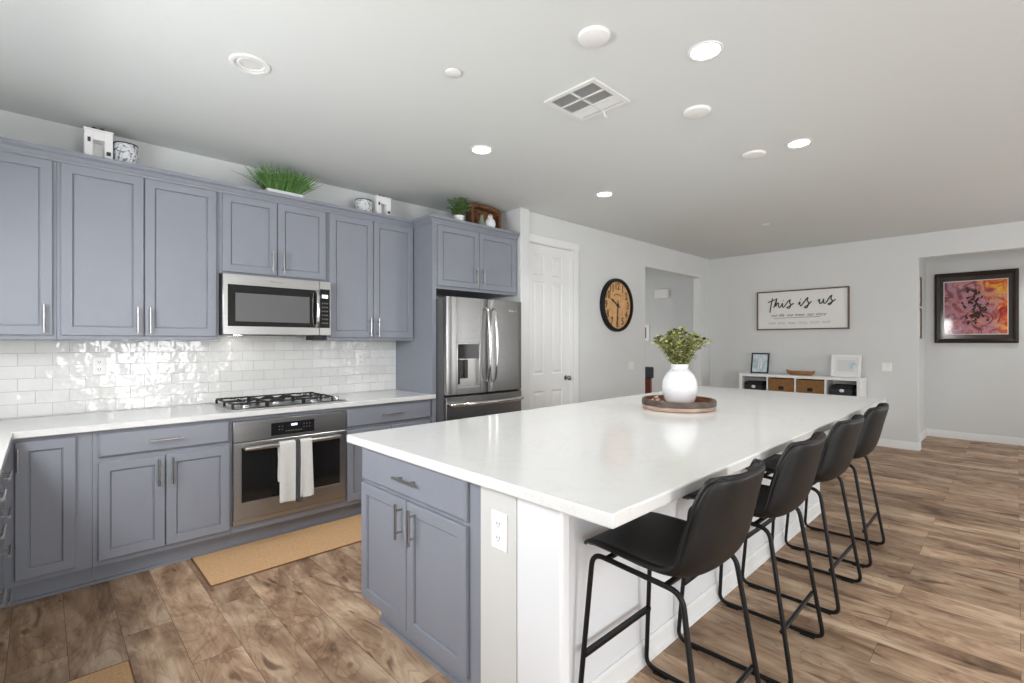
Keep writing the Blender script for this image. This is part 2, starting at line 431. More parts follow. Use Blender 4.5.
def round_corners(ctrl, r, n=6, closed=True):
    P = [Vector(p) for p in ctrl]; N = len(P); out = []
    for i in range(N):
        if not closed and i in (0, N-1): out.append(P[i]); continue
        a, b, c = P[i-1], P[i], P[(i+1) % N]
        d1 = (a-b).normalized(); d2 = (c-b).normalized()
        rr = min(r, (a-b).length*.45, (c-b).length*.45)
        s, e = b+d1*rr, b+d2*rr
        for k in range(n+1):
            t = k/n; out.append(s*(1-t)**2+b*2*t*(1-t)+e*t*t)
    return out

# ---------------------------------------------------------------- setting: floor, walls, ceiling
YK, YD, XB, CE = 4.17, 3.54, 7.97, 2.744
YR, XL, XN = -3.6, -0.82, 9.36
def bx(name, mat, *b, bevel=0., origin=(0, 0, 0)):
    return struct(M().box(*b).build(name, mat, origin=origin, bevel=bevel))
bx('floor', 'floor', -1.0, 9.6, -3.75, 6.2, -.1, 0)
bx('ceiling', 'ceil', -1.0, 9.6, -3.75, 6.2, CE, CE+.1)
bx('wall_kitchen', 'wall', XL-.13, 3.50, YK, YK+.13, 0, CE)
bx('wall_fridge_return', 'wall', 3.50, 3.632, 3.50, YK+.13, 0, CE, bevel=.008)
m = M(); DX0, DX1, DZ = 3.66, 4.39, 2.43
m.prism([(3.6325, 0), (DX0, 0), (DX0, DZ), (DX1, DZ), (DX1, 0), (5.955, 0), (5.955, 2.412), (7.65, 2.412), (7.65, 0), (XB+.13, 0), (XB+.13, CE), (3.6325, CE)],
        lambda a, b: (a, YD, b), lambda a, b: (a, YD+.13, b))
struct(m.build('wall_door_side', 'wall', origin=(0, 0, 0), bevel=.006, smooth=False))
m = M(); OY = .865
m.box(XB, XB+.13, YR, -3.3, 0, CE); m.box(XB, XB+.13, -3.3, -1.6, 2.35, CE); m.box(XB, XB+.13, -3.3, -1.6, 0, .35)
m.prism([(YD, 0), (OY, 0), (OY, 2.44), (-1.3, 2.44), (-1.3, 0), (-1.6, 0), (-1.6, CE), (YD, CE)], lambda a, b: (XB, a, b), lambda a, b: (XB+.13, a, b))
struct(m.build('wall_back', 'wall', origin=(0, 0, 0), bevel=.006, smooth=False))
bx('wall_niche_left', 'wall', XB+.13, XN, .93, 1.03, 0, CE)
bx('wall_niche_back', 'wall', XN, XN+.12, YR, 1.03, 0, CE)
bx('wall_hall_far', 'wall', 8.2, 8.3, YD+.13, 6.1, 0, CE)
bx('wall_hall_end', 'wall', 3.0, 8.2, 6.0, 6.1, 0, CE)
bx('wall_hall_left', 'wall', 4.6, 4.7, YD+.13, 6.0, 0, CE)
m = M()   # left wall with the sink window
m.box(XL-.13, XL, YR, -3.1, 0, CE); m.box(XL-.13, XL, -.7, 1.3, 0, CE); m.box(XL-.13, XL, -3.1, -.7, 0, .3); m.box(XL-.13, XL, -3.1, -.7, 2.3, CE); m.box(XL-.13, XL, 2.8, YK, 0, CE); m.box(XL-.13, XL, 1.3, 2.8, 0, 1.15); m.box(XL-.13, XL, 1.3, 2.8, 2.2, CE)
struct(m.build('wall_left', 'wall', origin=(0, 0, 0)))
m = M()   # rear wall with patio door and two windows
xs = [(-.95, .85, None), (.85, 2.1, (0.05, 2.2)), (2.1, 5.5, None), (5.5, 6.9, (.3, 2.3)), (6.9, 9.48, None)]
for a, b, h in xs:
    if h is None: m.box(a, b, YR-.13, YR, 0, CE)
    else:
        m.box(a, b, YR-.13, YR, h[1], CE); m.box(a, b, YR-.13, YR, 0, h[0])
struct(m.build('wall_rear', 'wall', origin=(0, 0, 0)))
def win_frame(name, a, b, z0, z1, T, nm=1):
    m = M(); w = .05
    m.box(a, a+w, -.06, .02, z0, z1, T); m.box(b-w, b, -.06, .02, z0, z1, T)
    m.box(a+w, b-w, -.06, .02, z0, z0+w, T); m.box(a+w, b-w, -.06, .02, z1-w, z1, T)
    for i in range(nm):
        c = a+(b-a)*(i+1)/(nm+1); m.box(c-.02, c+.02, -.05, .01, z0+w, z1-w, T)
    return struct(m.build(name, 'trim', origin=(0, 0, 0)))
TR = lambda u, w, v: (u, YR+w, v)
win_frame('door_2', .85, 2.1, .05, 2.2, TR); win_frame('window_2', 5.5, 6.9, .3, 2.3, TR)
win_frame('added_side_window', -3.3, -1.6, .35, 2.35, lambda u, w, v: (XB-w, u, v)); win_frame('added_living_window', -3.1, -.7, .3, 2.3, lambda u, w, v: (XL+w, u, v), 2)  # unseen windows, added to carry the side and living fill lights
w1 = win_frame('window_1', 1.3, 2.8, 1.15, 2.2, lambda u, w, v: (XL+w, u, v))

m = M()
for k in range(25):
    z = 1.22+k*.038; m.box(XL+.0, XL+.03, 1.352, 2.748, z, z+.003, lambda a, b, c_: (a, b, c_+(a-XL)*.5))
struct(m.build('sink_window_blinds', 'trim', origin=(0, 0, 0), smooth=False))  # slats of the blind in the sink window
# baseboards
def base_run(name, p0, p1, nrm, h=.1, t=.014):
    """along p0-p1 on the floor, standing off the wall by t towards nrm"""
    m = M(); (x0, y0), (x1, y1) = p0, p1; nx, ny = nrm
    prof = [(0, 0), (t, 0), (t, h*.8), (t*.55, h*.93), (t*.4, h), (0, h)]
    m.prism(prof, lambda a, b: (x0+nx*a, y0+ny*a, b), lambda a, b: (x1+nx*a, y1+ny*a, b))
    return struct(m.build(name, 'trim', origin=(0, 0, 0)))
base_run('baseboard_door_wall', (4.485, YD), (5.955, YD), (0, -1))
base_run('baseboard_door_wall_corner', (7.65, YD), (XB, YD), (0, -1))
base_run('baseboard_back', (XB, YD), (XB, OY-.014), (-1, 0))
base_run('baseboard_back_return', (XB, OY), (XB+.13, OY), (0, -1))
base_run('baseboard_niche_left', (XB+.13, .93), (XN, .93), (0, -1))
base_run('baseboard_niche_back', (XN, .93), (XN, -3.6), (-1, 0))
base_run('baseboard_hall', (8.2, YD+.13), (8.2, 6.0), (-1, 0))

# backsplash on the kitchen wall and round the corner
m = M(); m.box(XL, 2.4555, YK-.008, YK, .915, 1.42)
m.box(XL, XL+.008, .95, YK-.008, .915, 1.14)
struct(m.build('trim_backsplash', 'tile', origin=(0, 0, .92)))

# ---------------------------------------------------------------- cabinet builders
def add_door(m, T, u0, u1, v0, v1, t=.02, w0=.001):
    R = lambda i, w: (u0+i, u1-i, v0+i, v1-i, w)
    m.rings([R(0, w0), R(0, t-.003), R(.003, t), R(.050, t), R(.053, t-.006), R(.0535, t-.013), R(.0575, t-.013), R(.059, t-.009), R(.066, t-.009)], T)
def add_slab(m, T, u0, u1, v0, v1, t=.02, w0=.001):
    R = lambda i, w: (u0+i, u1-i, v0+i, v1-i, w)
    m.rings([R(0, w0), R(0, t-.008), R(.004, t-.004), R(.011, t), R(.02, t)], T)
def pull(T, parent, uc, vc, L, vertical, w0=.02, r=.0058, off=.032):
    m = M()
    def P(a, w): return T(uc, w0+w, vc+a) if vertical else T(uc+a, w0+w, vc)
    m.cyl(P(-L/2, off), P(L/2, off), r, 12)
    for a in (-L*.32, L*.32): m.cyl(P(a, -.001), P(a, off), r*.8, 10)
    return m.build('handle', 'nickel', parent)
CROWN = [(0, 0), (.008, 0), (.010, .012), (.016, .018), (.026, .036), (.040, .044), (.044, .050), (.044, .066), (0, .066)]
def cabinet(name, label, T, u0, u1, v0, v1, depth, doors=(), drawers=(), toe=None, crown=None, cat='cabinet', group=None, hollow=None):
    c = T((u0+u1)/2, -depth/2, v0)
    t = thing(name, c, label, cat, group)
    m = M()
    if hollow:
        a, b, lo, hi = hollow
        m.box(u0, a, -depth, 0, v0, v1, T); m.box(b, u1, -depth, 0, v0, v1, T)
        m.box(a, b, -depth, 0, v0, lo, T); m.box(a, b, -depth, 0, hi, v1, T); m.box(a, b, -depth, -depth+.012, lo, hi, T)
    else: m.box(u0, u1, -depth, 0, v0, v1, T)
    m.build('carcass', 'cab', t, bevel=.0012)
    for d in doors:
        m = M(); add_door(m, T, *d[:4]); o = m.build('door', 'cab', t, smooth=False)
        if len(d) > 4: pull(T, o, d[4], d[5], d[6] if len(d) > 6 else .16, True)
    for d in drawers:
        m = M(); add_slab(m, T, *d[:4]); o = m.build('drawer', 'cab', t, smooth=False)
        if len(d) > 4: pull(T, o, d[4], d[5], d[6] if len(d) > 6 else .16, False)
    if toe:
        r0, z1 = toe
        M().box(u0, u1, -depth, -r0, 0, v0-.0005, T).build('toe_kick', 'cab', t)
        M().box(u0, u1, -r0+.0005, -r0+.012, 0, .016, T).build('shoe_molding', 'cab', t)
    if crown:
        z, a, b = crown
        M().prism(CROWN, lambda p, q: T(a, p+.0005, z+q), lambda p, q: T(b, p+.0005, z+q)).build('crown_molding', 'cab', t, smooth=False)
    return t

# ---------------------------------------------------------------- upper cabinets
TU = lambda u, w, v: (u, 3.855-w, v)
UB, UT, UD = 1.385, 2.475, .305
db, dt = 1.41, 2.41
GU = 'blue-grey wall cabinets over the counter'
cabinet('wall_cabinet', 'blue-grey wall cabinet with one door, left of the wide double-door wall cabinet', TU, -.40, .0585, UB, UT, UD,
        doors=[(-.36, .042, db, dt, .007, 1.505)], crown=(2.414, -.40, .0585), group=GU)
cabinet('wall_cabinet', 'wide tall blue-grey wall cabinet with two doors, directly left of the microwave', TU, .0595, .885, UB, UT, UD,
        doors=[(.076, .462, db, dt, .43, 1.508), (.468, .866, db, dt, .494, 1.508)], crown=(2.414, .0585, .885), group=GU)
cabinet('wall_cabinet', 'short blue-grey wall cabinet with two doors directly above the microwave', TU, .886, 1.6475, 1.85, UT, UD,
        doors=[(.903, 1.262, 1.866, dt, 1.226, 1.965), (1.268, 1.632, 1.866, dt, 1.302, 1.965)], crown=(2.414, .885, 1.6475), group=GU)
cabinet('wall_cabinet', 'tall blue-grey wall cabinet with two doors between the microwave and the refrigerator', TU, 1.6485, 2.4555, UB, UT, UD,
        doors=[(1.664, 2.046, db, dt, 2.012, 1.50), (2.052, 2.444, db, dt, 2.086, 1.50)], crown=(2.414, 1.6475, 2.4555), group=GU)
# cabinet over the refrigerator with its side panel
FP0, FP1, FY = 2.456, 2.497, 3.55
TF = lambda u, w, v: (u, FY-w, v)
t = cabinet('refrigerator_cabinet', 'short deep blue-grey cabinet with two doors directly above the refrigerator', TF, FP1+.0005, 3.494, 1.845, UT, .615,
        doors=[(2.506, 2.972, 1.872, 2.405, 2.934, 1.985), (2.979, 3.462, 1.872, 2.405, 3.017, 1.985)])
vs = []
for p, q in CROWN: vs += [(FP0-p, 3.811, 2.414+q), (FP0-p, FY-p-.0005, 2.414+q), (3.494, FY-p-.0005, 2.414+q)]
n_ = len(CROWN); fs = [(i*3+k, i*3+k+1, ((i+1) % n_)*3+k+1, ((i+1) % n_)*3+k) for i in range(n_) for k in range(2)]+[tuple(i*3 for i in range(n_)), tuple(i*3+2 for i in range(n_))]
m = M(); m.add(vs, fs); m.build('crown_molding', 'cab', t, smooth=False)
tag(M().box(FP0, FP1, FY, 4.168, 0, UT).build('refrigerator_side_panel', 'cab', bevel=.001), 'full-height blue-grey panel along the left side of the refrigerator', 'panel')

# ---------------------------------------------------------------- base cabinets along the kitchen wall
TB = lambda u, w, v: (u, 3.57-w, v)
BZ, BT, BD = .115, .874, .59
GB = 'blue-grey base cabinets under the wall counter'
cabinet('base_cabinet', 'blue-grey corner base cabinet with a single full-height door, at the left end of the counter', TB, -.1545, .199, BZ, BT, BD,
        doors=[(-.102, .131, .145, .855, -.09, .765, .12)], toe=(.065, 0), group=GB)
cabinet('base_cabinet', 'blue-grey base cabinet with one drawer and two doors, directly left of the oven', TB, .2, .884, BZ, BT, BD,
        doors=[(.224, .53, .148, .694, .499, .597), (.536, .876, .148, .694, .57, .597)], drawers=[(.224, .876, .722, .857, .535, .79, .165)], toe=(.065, 0), group=GB)
cabinet('oven_cabinet', 'blue-grey base cabinet that frames the built-in oven below the cooktop', TB, .885, 1.664, BZ, BT, BD, toe=(.065, 0), hollow=(.893, 1.657, .162, .848))
cabinet('base_cabinet', 'blue-grey base cabinet with one wide drawer, between the oven and the refrigerator', TB, 1.665, 2.4555, BZ, BT, BD,
        doors=[(1.677, 2.048, .148, .69, 2.015, .597), (2.054, 2.442, .148, .69, 2.088, .597)], drawers=[(1.677, 2.444, .716, .858, 2.055, .792, .19)], toe=(.065, 0), group=GB)
# cabinets of the left run, seen almost edge-on
TLF = lambda u, w, v: (-.155+w, u, v)
GL = 'base cabinets of the left run seen edge-on'
cabinet('drawer_cabinet', 'blue-grey four-drawer base cabinet at the left edge, next to the inside corner', TLF, 2.93, 3.568, BZ, BT, .655,
        drawers=[(2.95, 3.42, .71, .855, 3.12, .775, .16), (2.95, 3.42, .545, .695, 3.12, .61, .16), (2.95, 3.42, .36, .53, 3.12, .44, .16), (2.95, 3.42, .145, .345, 3.12, .235, .16)], toe=(.065, 0), group=GL)
cabinet('drawer_cabinet', 'blue-grey base cabinet at the left edge, nearer than the four-drawer one', TLF, 2.33, 2.929, BZ, BT, .655,
        drawers=[(2.35, 2.91, .70, .855, 2.62, .80, .16), (2.35, 2.91, .53, .685, 2.62, .665, .16), (2.35, 2.91, .145, .515, 2.62, .42, .16)], toe=(.065, 0), group=GL)
cabinet('sink_cabinet', 'blue-grey sink base cabinet of the left run under the window', TLF, 1.2, 2.329, BZ, BT, .655,
        doors=[(1.22, 1.76, .148, .69, 1.72, .6), (1.77, 2.31, .148, .69, 1.81, .6)], drawers=[(1.22, 2.31, .716, .858)], toe=(.065, 0))
# L-shaped worktop
m = M()
poly = [(XL+.009, 1.0), (-.108, 1.0), (-.108, 3.53), (2.482, 3.53), (2.482, FY-.001), (2.4555, FY-.001), (2.4555, 4.160), (XL+.009, 4.160)]
m.prism(poly, lambda a, b: (a, b, .876), lambda a, b: (a, b, .914))
tag(m.build('countertop', 'quartz', bevel=.005), 'white quartz L-shaped countertop along the tiled kitchen wall', 'countertop')

# ---------------------------------------------------------------- microwave
t = thing('microwave', (1.265, 3.97, 1.42), 'stainless steel over-the-range microwave above the cooktop', 'microwave')
TMW = lambda u, w, v: (u, 3.80-w, v)
M().box(.888, 1.644, -.362, 0, 1.422, 1.846, TMW).build('housing', 'blackplastic', t)
M().box(.888, 1.551, .0005, .03, 1.424, 1.845, TMW).build('door', 'steel', t, bevel=.003)
M().box(1.5535, 1.644, .0005, .03, 1.424, 1.845, TMW).build('side_panel', 'steel', t, bevel=.003)
m = M(); m.box(.918, 1.549, .0305, .033, 1.482, 1.772, TMW); d = m.build('door_glass', 'blackglass', t)
M().box(.965, 1.475, .0332, .034, 1.516, 1.715, TMW).build('window_mesh', 'fridgeside', d)
m = M(); m.box(1.5555, 1.634, .0305, .033, 1.482, 1.784, TMW); cp = m.build('control_panel', 'blackglass', t)
M().box(1.572, 1.618, .0332, .0340, 1.715, 1.74, TMW).build('display', 'display', cp)
for r in range(6):
    for c_ in range(3):
        M().box(1.570+c_*.018, 1.583+c_*.018, .0332, .0338, 1.668-r*.031, 1.68-r*.031, TMW).build('button', 'fridgeside', cp)
m = M(); m.tube(smooth_path([TMW(1.527, .03, 1.765), TMW(1.527, .062, 1.74), TMW(1.527, .075, 1.63), TMW(1.527, .062, 1.52), TMW(1.527, .03, 1.492)], 8), .0135, 12)
m.build('handle', 'chrome', t)
m = M(); m.box(1.53, 1.61, -.18, -.03, 1.386, 1.4215, TMW); m.build('vent_light', 'blackplastic', t)
M().cyl(TMW(1.05, -.25, 1.4215), TMW(1.05, -.25, 1.4205), .028, 16).build('lamp_lens', 'bulb', t)
text_mesh('Whirlpool', .022, lambda u, w, v: TMW(1.235+u, .0305+w, 1.81+v)).build('lettering', 'chrome', t, smooth=False)

# ---------------------------------------------------------------- oven
t = thing('wall_oven', (1.275, 3.8, .163), 'stainless steel built-in oven under the cooktop with a white towel on its handle', 'oven')
TO = lambda u, w, v: (u, 3.568-w, v)
M().box(.90, 1.65, -.54, -.001, .166, .845, TO).build('oven_body', 'fridgeside', t)
M().box(.894, 1.656, 0, .03, .712, .847, TO).build('control_panel_front', 'steel', t, bevel=.003)
cp = M().box(1.125, 1.42, .0305, .033, .729, .815, TO).build('control_panel', 'blackglass', t, bevel=.004)
M().box(1.258, 1.298, .0332, .0338, .786, .80, TO).build('display', 'display', cp)
for i, (u, v) in enumerate([(1.178, .788), (1.198, .788), (1.178, .766), (1.198, .766), (1.345, .79), (1.365, .79), (1.385, .79), (1.345, .768), (1.365, .768), (1.385, .768)]+[(1.225+.017*k, .752) for k in range(7)]):
    M().box(u-.004, u+.004, .0332, .0337, v-.004, v+.004, TO).build('button', 'fridgeside', cp)
m = M(); R = lambda a, b, c, d, w: (a, b, c, d, w)
m.rings([R(.894, 1.656, .2, .706, .0), R(.894, 1.656, .2, .706, .027), R(.898, 1.652, .204, .702, .03), R(.94, 1.617, .308, .676, .03), R(.943, 1.614, .311, .673, .026)], TO)
dr = m.build('door', 'steel', t, smooth=False)
M().box(.944, 1.613, .0262, .0275, .312, .672, TO).build('door_glass', 'blackglass', dr)
M().box(.894, 1.656, .0, .022, .166, .196, TO).build('bottom_trim', 'steel', t, bevel=.002)
m = M(); m.tube(smooth_path([TO(.955, .068, .672), TO(1.05, .078, .672), TO(1.275, .082, .672), TO(1.5, .078, .672), TO(1.595, .068, .672)], 6), .0155, 12)
for u in (.965, 1.585): m.box(u-.012, u+.012, .028, .068, .662, .682, TO)
m.build('handle', 'steel', dr)
# towel folded over the handle
HZ = .672; HY = 3.568-.081
def drape(u0, u1, back, front, phase, bulge=0.0, flare=0.):
    P = []
    n = 13
    path = []
    for k in range(9): path.append((HY+.0195+.004*math.sin(k), HZ-back*(1-k/8)))
    for k in range(7):
        a = PI*k/6; path.append((HY+.0195*math.cos(a), HZ+.0195*math.sin(a)))
    for k in range(1, 13): path.append((HY-.0195-bulge*k/12, HZ-front*k/12))
    for i, (y, z) in enumerate(path):
        row = []
        f = max(0, (i-15)/12)
        for j in range(n):
            s = j/(n-1); u = u0+(u1-u0)*s+flare*f*(s-.3)
            row.append((u, y-.004*math.sin(s*7+phase)*f-.002*f, z+.004*math.sin(s*5+phase)*f))
        P.append(row)
    return M().grid(P)
tw = thing('dish_towel', (1.28, HY, .3), 'white dish towel with a dark stripe hanging over the oven door handle', 'towel')
for nm, mat, a in (('towel_fold', 'towel', (1.158, 1.264, .26, .395, 0, .004, .012)), ('striped_fold', 'towelstripe', (1.262, 1.296, .24, .41, 1.3, .004, .012)), ('towel_fold', 'towel', (1.295, 1.376, .26, .385, 2.2, .006, .014))):
    o = drape(*a).build(nm, mat, tw, recalc=False, angle=180)
    s = o.modifiers.new('thick', 'SOLIDIFY'); s.thickness = .007; s.offset = 0
    o.modifiers.new('sub', 'SUBSURF').render_levels = 2

# ---------------------------------------------------------------- gas cooktop
t = thing('gas_cooktop', (1.30, 3.85, .9145), 'stainless gas cooktop with black iron grates set in the white countertop', 'cooktop')
m = M(); cx0, cx1, cy0, cy1 = .90, 1.70, 3.61, 4.08
m.rings([(cx0, cx1, cy0, cy1, .9145), (cx0, cx1, cy0, cy1, .918), (cx0+.012, cx1-.012, cy0+.012, cy1-.012, .924), (cx0+.03, cx1-.03, cy0+.03, cy1-.03, .919)], lambda u, w, v: (u, v, w))
m.build('tray', 'steel', t, smooth=False)
burn = [(1.02, 3.73), (1.02, 3.96), (1.26, 3.845), (1.49, 3.73), (1.49, 3.96)]
for i, (x, y) in enumerate(burn):
    r = .05 if i == 2 else .038
    b = M().lathe([(r*1.25, .0), (r*1.25, .006), (r, .008), (r, .016), (r*.96, .018)], (x, y, .919), 24).build('burner', 'chrome', t)
    M().lathe([(r*.85, .0), (r*.85, .006), (r*.7, .009), (0, .009)], (x, y, .937), 24).build('burner_cap', 'iron', b)
for gx0, gx1 in ((.915, 1.125), (1.135, 1.375), (1.385, 1.595)):
    m = M(); z0, z1 = .950, .960; w = .0045; gy0, gy1 = 3.635, 4.055
    for y in (gy0, gy1): m.box(gx0, gx1, y-w, y+w, z0, z1)
    for x in (gx0, gx1): m.box(x-w, x+w, gy0, gy1, z0, z1)
    xc = (gx0+gx1)/2
    for ya, yb in (((gy0, 3.79), (3.90, gy1)) if gx0 == 1.135 else ((gy0, 3.70), (3.76, 3.93), (3.99, gy1))): m.box(xc-w, xc+w, ya, yb, z0, z1)
    for y in ((3.845,) if gx0 == 1.135 else (3.73, 3.96)):
        for sx in (-1, 1):
            m.tube(smooth_path([(xc+sx*.105, y, z1-.004), (xc+sx*.07, y, z1+.006), (xc+sx*.025, y, z1)], 4), .0055, 6)
    m.box(gx0, gx1, 3.845-w, 3.845+w, z0, z1)
    for x in (gx0, gx1):
        for y in (gy0, 3.845, gy1): m.box(x-.007, x+.007, y-.007, y+.007, .92, z0)
    m.build('grate', 'iron', t)
for y in (3.67, 3.76, 3.85, 3.94, 4.03):
    M().lathe([(.021, 0), (.021, .004), (.017, .008), (.017, .026), (.015, .03), (0, .03)], (1.645, y, .92), 20).build('knob', 'chrome', t)

# ---------------------------------------------------------------- refrigerator
t = thing('refrigerator', (2.955, 3.78, .0), 'stainless steel french-door refrigerator with ice and water dispenser', 'refrigerator')
FX0, FX1, FYF = 2.50, 3.412, 3.38
TFR = lambda u, w, v: (u, FYF-w, v)
M().box(FX0+.004, FX1-.004, 3.452, 4.15, .03, 1.755).build('cabinet_body', 'fridgeside', t)
M().box(FX0+.012, FX1-.012, 3.442, 3.4518, .05, 1.76).build('gasket', 'darkgap', t)
def fridge_panel(name, u0, u1, v0, v1, curve=.014, hole=None):
    m = M(); n = 14; yb = 3.441; ym = (FX0+FX1)/2
    P = []
    for i in range(n+1):
        u = u0+(u1-u0)*i/n
        e = min(1, min(u-u0, u1-u)/.012); s = math.sqrt(max(0, 1-(1-e)**2))
        q = ((u-ym)/.46)**2
        y = FYF+curve*q+.012*(1-s)
        P.append((u, y))
    if hole is None:
        poly = P+[(u1, yb), (u0, yb)]
        m.prism(poly, lambda a, b: (a, b, v0), lambda a, b: (a, b, v1))
    else:
        h0, h1, k0, k1 = hole
        yf = FYF+curve*.45
        def strip(a0, a1, z0, z1):
            Q = [(max(a0, min(a1, u)), y) for u, y in P if a0-.034 < u < a1+.034]
            Q = [(a0, next(y for u, y in P if u >= a0-1e-6))]+[(u, y) for u, y in P if a0 < u < a1]+[(a1, next(y for u, y in reversed(P) if u <= a1+1e-6))]
            m.prism(Q+[(a1, yb), (a0, yb)], lambda a, b: (a, b, z0), lambda a, b: (a, b, z1))
        strip(u0, h0, v0, v1); strip(h1, u1, v0, v1); strip(h0, h1, v0, k0); strip(h0, h1, k1, v1)
        m.box(h0, h1, yb-.012, yb, k0, k1)
    return m.build(name, 'fsteel', t, angle=30, bevel=.002)
hole = (2.60, 2.862, .965, 1.362)
ld = fridge_panel('door', FX0, 2.953, .912, 1.766, hole=hole)
rd = fridge_panel('door', 2.959, FX1, .912, 1.766)
fz = fridge_panel('freezer_drawer', FX0, FX1, .06, .893)
disp = M(); h0, h1, k0, k1 = hole
for b in ((h0, h0+.01, 3.384, 3.428, k0, k1), (h1-.01, h1, 3.384, 3.428, k0, k1), (h0+.01, h1-.01, 3.384, 3.428, k1-.01, k1), (h0+.01, h1-.01, 3.384, 3.428, k0, k0+.02)): disp.box(*b)
disp = disp.build('dispenser', 'steel', t, bevel=.002)
M().box(h0+.0105, h1-.0105, 3.386, 3.427, 1.225, k1-.011).build('dispenser_display', 'blackglass', disp)
M().box(h0+.0105, h1-.0105, 3.42, 3.4275, k0+.021, 1.224).build('dispenser_back', 'nickel', disp)
for u in (2.655, 2.715): M().box(u-.018, u+.018, 3.398, 3.4195, 1.05, 1.215).build('dispenser_paddle', 'blackplastic', disp, bevel=.004)
M().box(h0+.03, h0+.045, 3.4, 3.4195, 1.0, 1.22).build('dispenser_paddle', 'blackplastic', disp)
for u, par in ((2.922, ld), (3.008, rd)):
    m = M(); m.tube(smooth_path([TFR(u, -.004, 1.675), TFR(u, .035, 1.662), TFR(u, .058, 1.52), TFR(u, .066, 1.345), TFR(u, .058, 1.17), TFR(u, .035, 1.028), TFR(u, -.004, 1.015)], 8), .0125, 12)
    m.build('handle', 'chrome', par)
m = M(); m.tube(smooth_path([TFR(2.535, -.016, .83), TFR(2.54, .03, .83), TFR(2.7, .062, .83), TFR(2.955, .072, .83), TFR(3.21, .062, .83), TFR(3.37, .03, .83), TFR(3.375, -.016, .83)], 8), .019, 12)
m.build('handle', 'chrome', fz)
tl = lambda u, w, v: TFR(3.262+u, -.0055+w, 1.672+v)
text_mesh('Whirlpool', .03, tl).build('lettering', 'chrome', rd, smooth=False)

# ---------------------------------------------------------------- kitchen island
t = thing('kitchen_island', (2.8, 1.68, 0), 'long kitchen island base with blue-grey doors on its end and a white seating side', 'kitchen island')
IX = 1.14
TI = lambda u, w, v: (IX-w, u, v)     # u runs along Y, w towards the camera side
M().box(1.14, 4.45, 1.334, 2.235, .112, .873).build('carcass', 'cab', t, bevel=.001)
M().box(1.20, 4.42, 1.334, 2.17, 0, .1115).build('toe_kick', 'cab', t)
M().box(1.188, 1.1995, 1.334, 2.17, 0, .018).build('shoe_molding', 'cab', t)
for a in ((1.408, 1.812, .132, .688, 1.745, .598), (1.818, 2.222, .132, .688, 1.85, .598)):
    m = M(); add_door(m, TI, *a[:4]); o = m.build('door', 'cab', t, smooth=False); pull(TI, o, a[4], a[5], .15, True)
m = M(); add_slab(m, TI, 1.408, 2.222, .704, .862); o = m.build('drawer', 'cab', t, smooth=False); pull(TI, o, 1.80, .784, .155, False)
m = M(); m.prism([(1.13, 1.152), (1.173, 1.152), (1.173, 1.115), (4.53, 1.115), (4.53, 1.333), (1.13, 1.333)], lambda a, b: (a, b, 0), lambda a, b: (a, b, .873)); m.build('pony_wall', 'drywall', t, smooth=False)
M().box(1.129, 1.172, .954, 1.1515, 0, .873).build('end_support_panel', 'knee', t, bevel=.01)
M().box(1.1725, 4.53, 1.1075, 1.1145, .0, .873).build('seating_side_panel', 'knee', t)
m = M(); prof = [(0, 0), (.016, 0), (.016, .018), (.010, .022), (.010, .085), (.006, .092), (.004, .1), (0, .1)]
m.prism(prof, lambda a, b: (1.1725, 1.107-a, b), lambda a, b: (4.53, 1.107-a, b)); m.build('baseboard', 'trim', t, smooth=False)
m = M(); m.prism(prof, lambda a, b: (4.5305+a, 1.09, b), lambda a, b: (4.5305+a, 1.31, b)); m.build('baseboard', 'trim', t, smooth=False)
tag(M().box(1.08, 4.95, .738, 2.298, .874, .914).build('island_countertop', 'quartz', bevel=.006), 'large white quartz slab topping the kitchen island', 'countertop')

# ---------------------------------------------------------------- outlets and switches
def outlet(T, uc, vc, label, w=.07, h=.115, duplex=True):
    t = thing('wall_outlet', T(uc, 0, vc-h/2), label, 'outlet')
    m = M(); m.rings([(uc-w/2, uc+w/2, vc-h/2, vc+h/2, .0005), (uc-w/2, uc+w/2, vc-h/2, vc+h/2, .003), (uc-w/2+.004, uc+w/2-.004, vc-h/2+.004, vc+h/2-.004, .006)], T)
    p = m.build('cover_plate', 'plastic', t, smooth=False)
    for s in (-1, 1):
        c = vc+s*.024
        r = M().box(uc-.016, uc+.016, .0061, .0075, c-.014, c+.014, T).build('socket', 'plastic', t, bevel=.002)
        for du in (-.006, .006): M().box(uc+du-.0014, uc+du+.0014, .0076, .0079, c-.002, c+.008, T).build('slot', 'slot', r)
        M().box(uc-.002, uc+.002, .0076, .0079, c-.010, c-.006, T).build('slot', 'slot', r)
    return t
def switch(T, uc, vc, n, label):
    w = .07+.046*(n-1); h = .115
    t = thing('light_switch', T(uc, 0, vc-h/2), label, 'light switch')
    m = M(); m.rings([(uc-w/2, uc+w/2, vc-h/2, vc+h/2, .0005), (uc-w/2, uc+w/2, vc-h/2, vc+h/2, .003), (uc-w/2+.004, uc+w/2-.004, vc-h/2+.004, vc+h/2-.004, .006)], T)
    m.build('cover_plate', 'plastic', t, smooth=False)
    for i in range(n):
        c = uc+(i-(n-1)/2)*.046
        M().box(c-.016, c+.016, .0061, .009, vc-.033, vc+.033, T).build('rocker', 'white', t, bevel=.002)
    return t
outlet(lambda u, w, v: (1.1295-w, u, v), 1.232, .722, 'white duplex outlet on the end wall of the kitchen island', .078, .13)
TKW = lambda u, w, v: (u, YK-.0085-w, v)
outlet(TKW, .267, 1.215, 'white outlet in the tile backsplash under the wide double-door wall cabinet')
outlet(TKW, 2.09, 1.215, 'white outlet in the tile backsplash right of the microwave')
TDW = lambda u, w, v: (u, YD-w, v)
TBW = lambda u, w, v: (XB-w, u, v)
switch(TDW, 5.60, 1.06, 2, 'double white light switch on the wall right of the round clock')
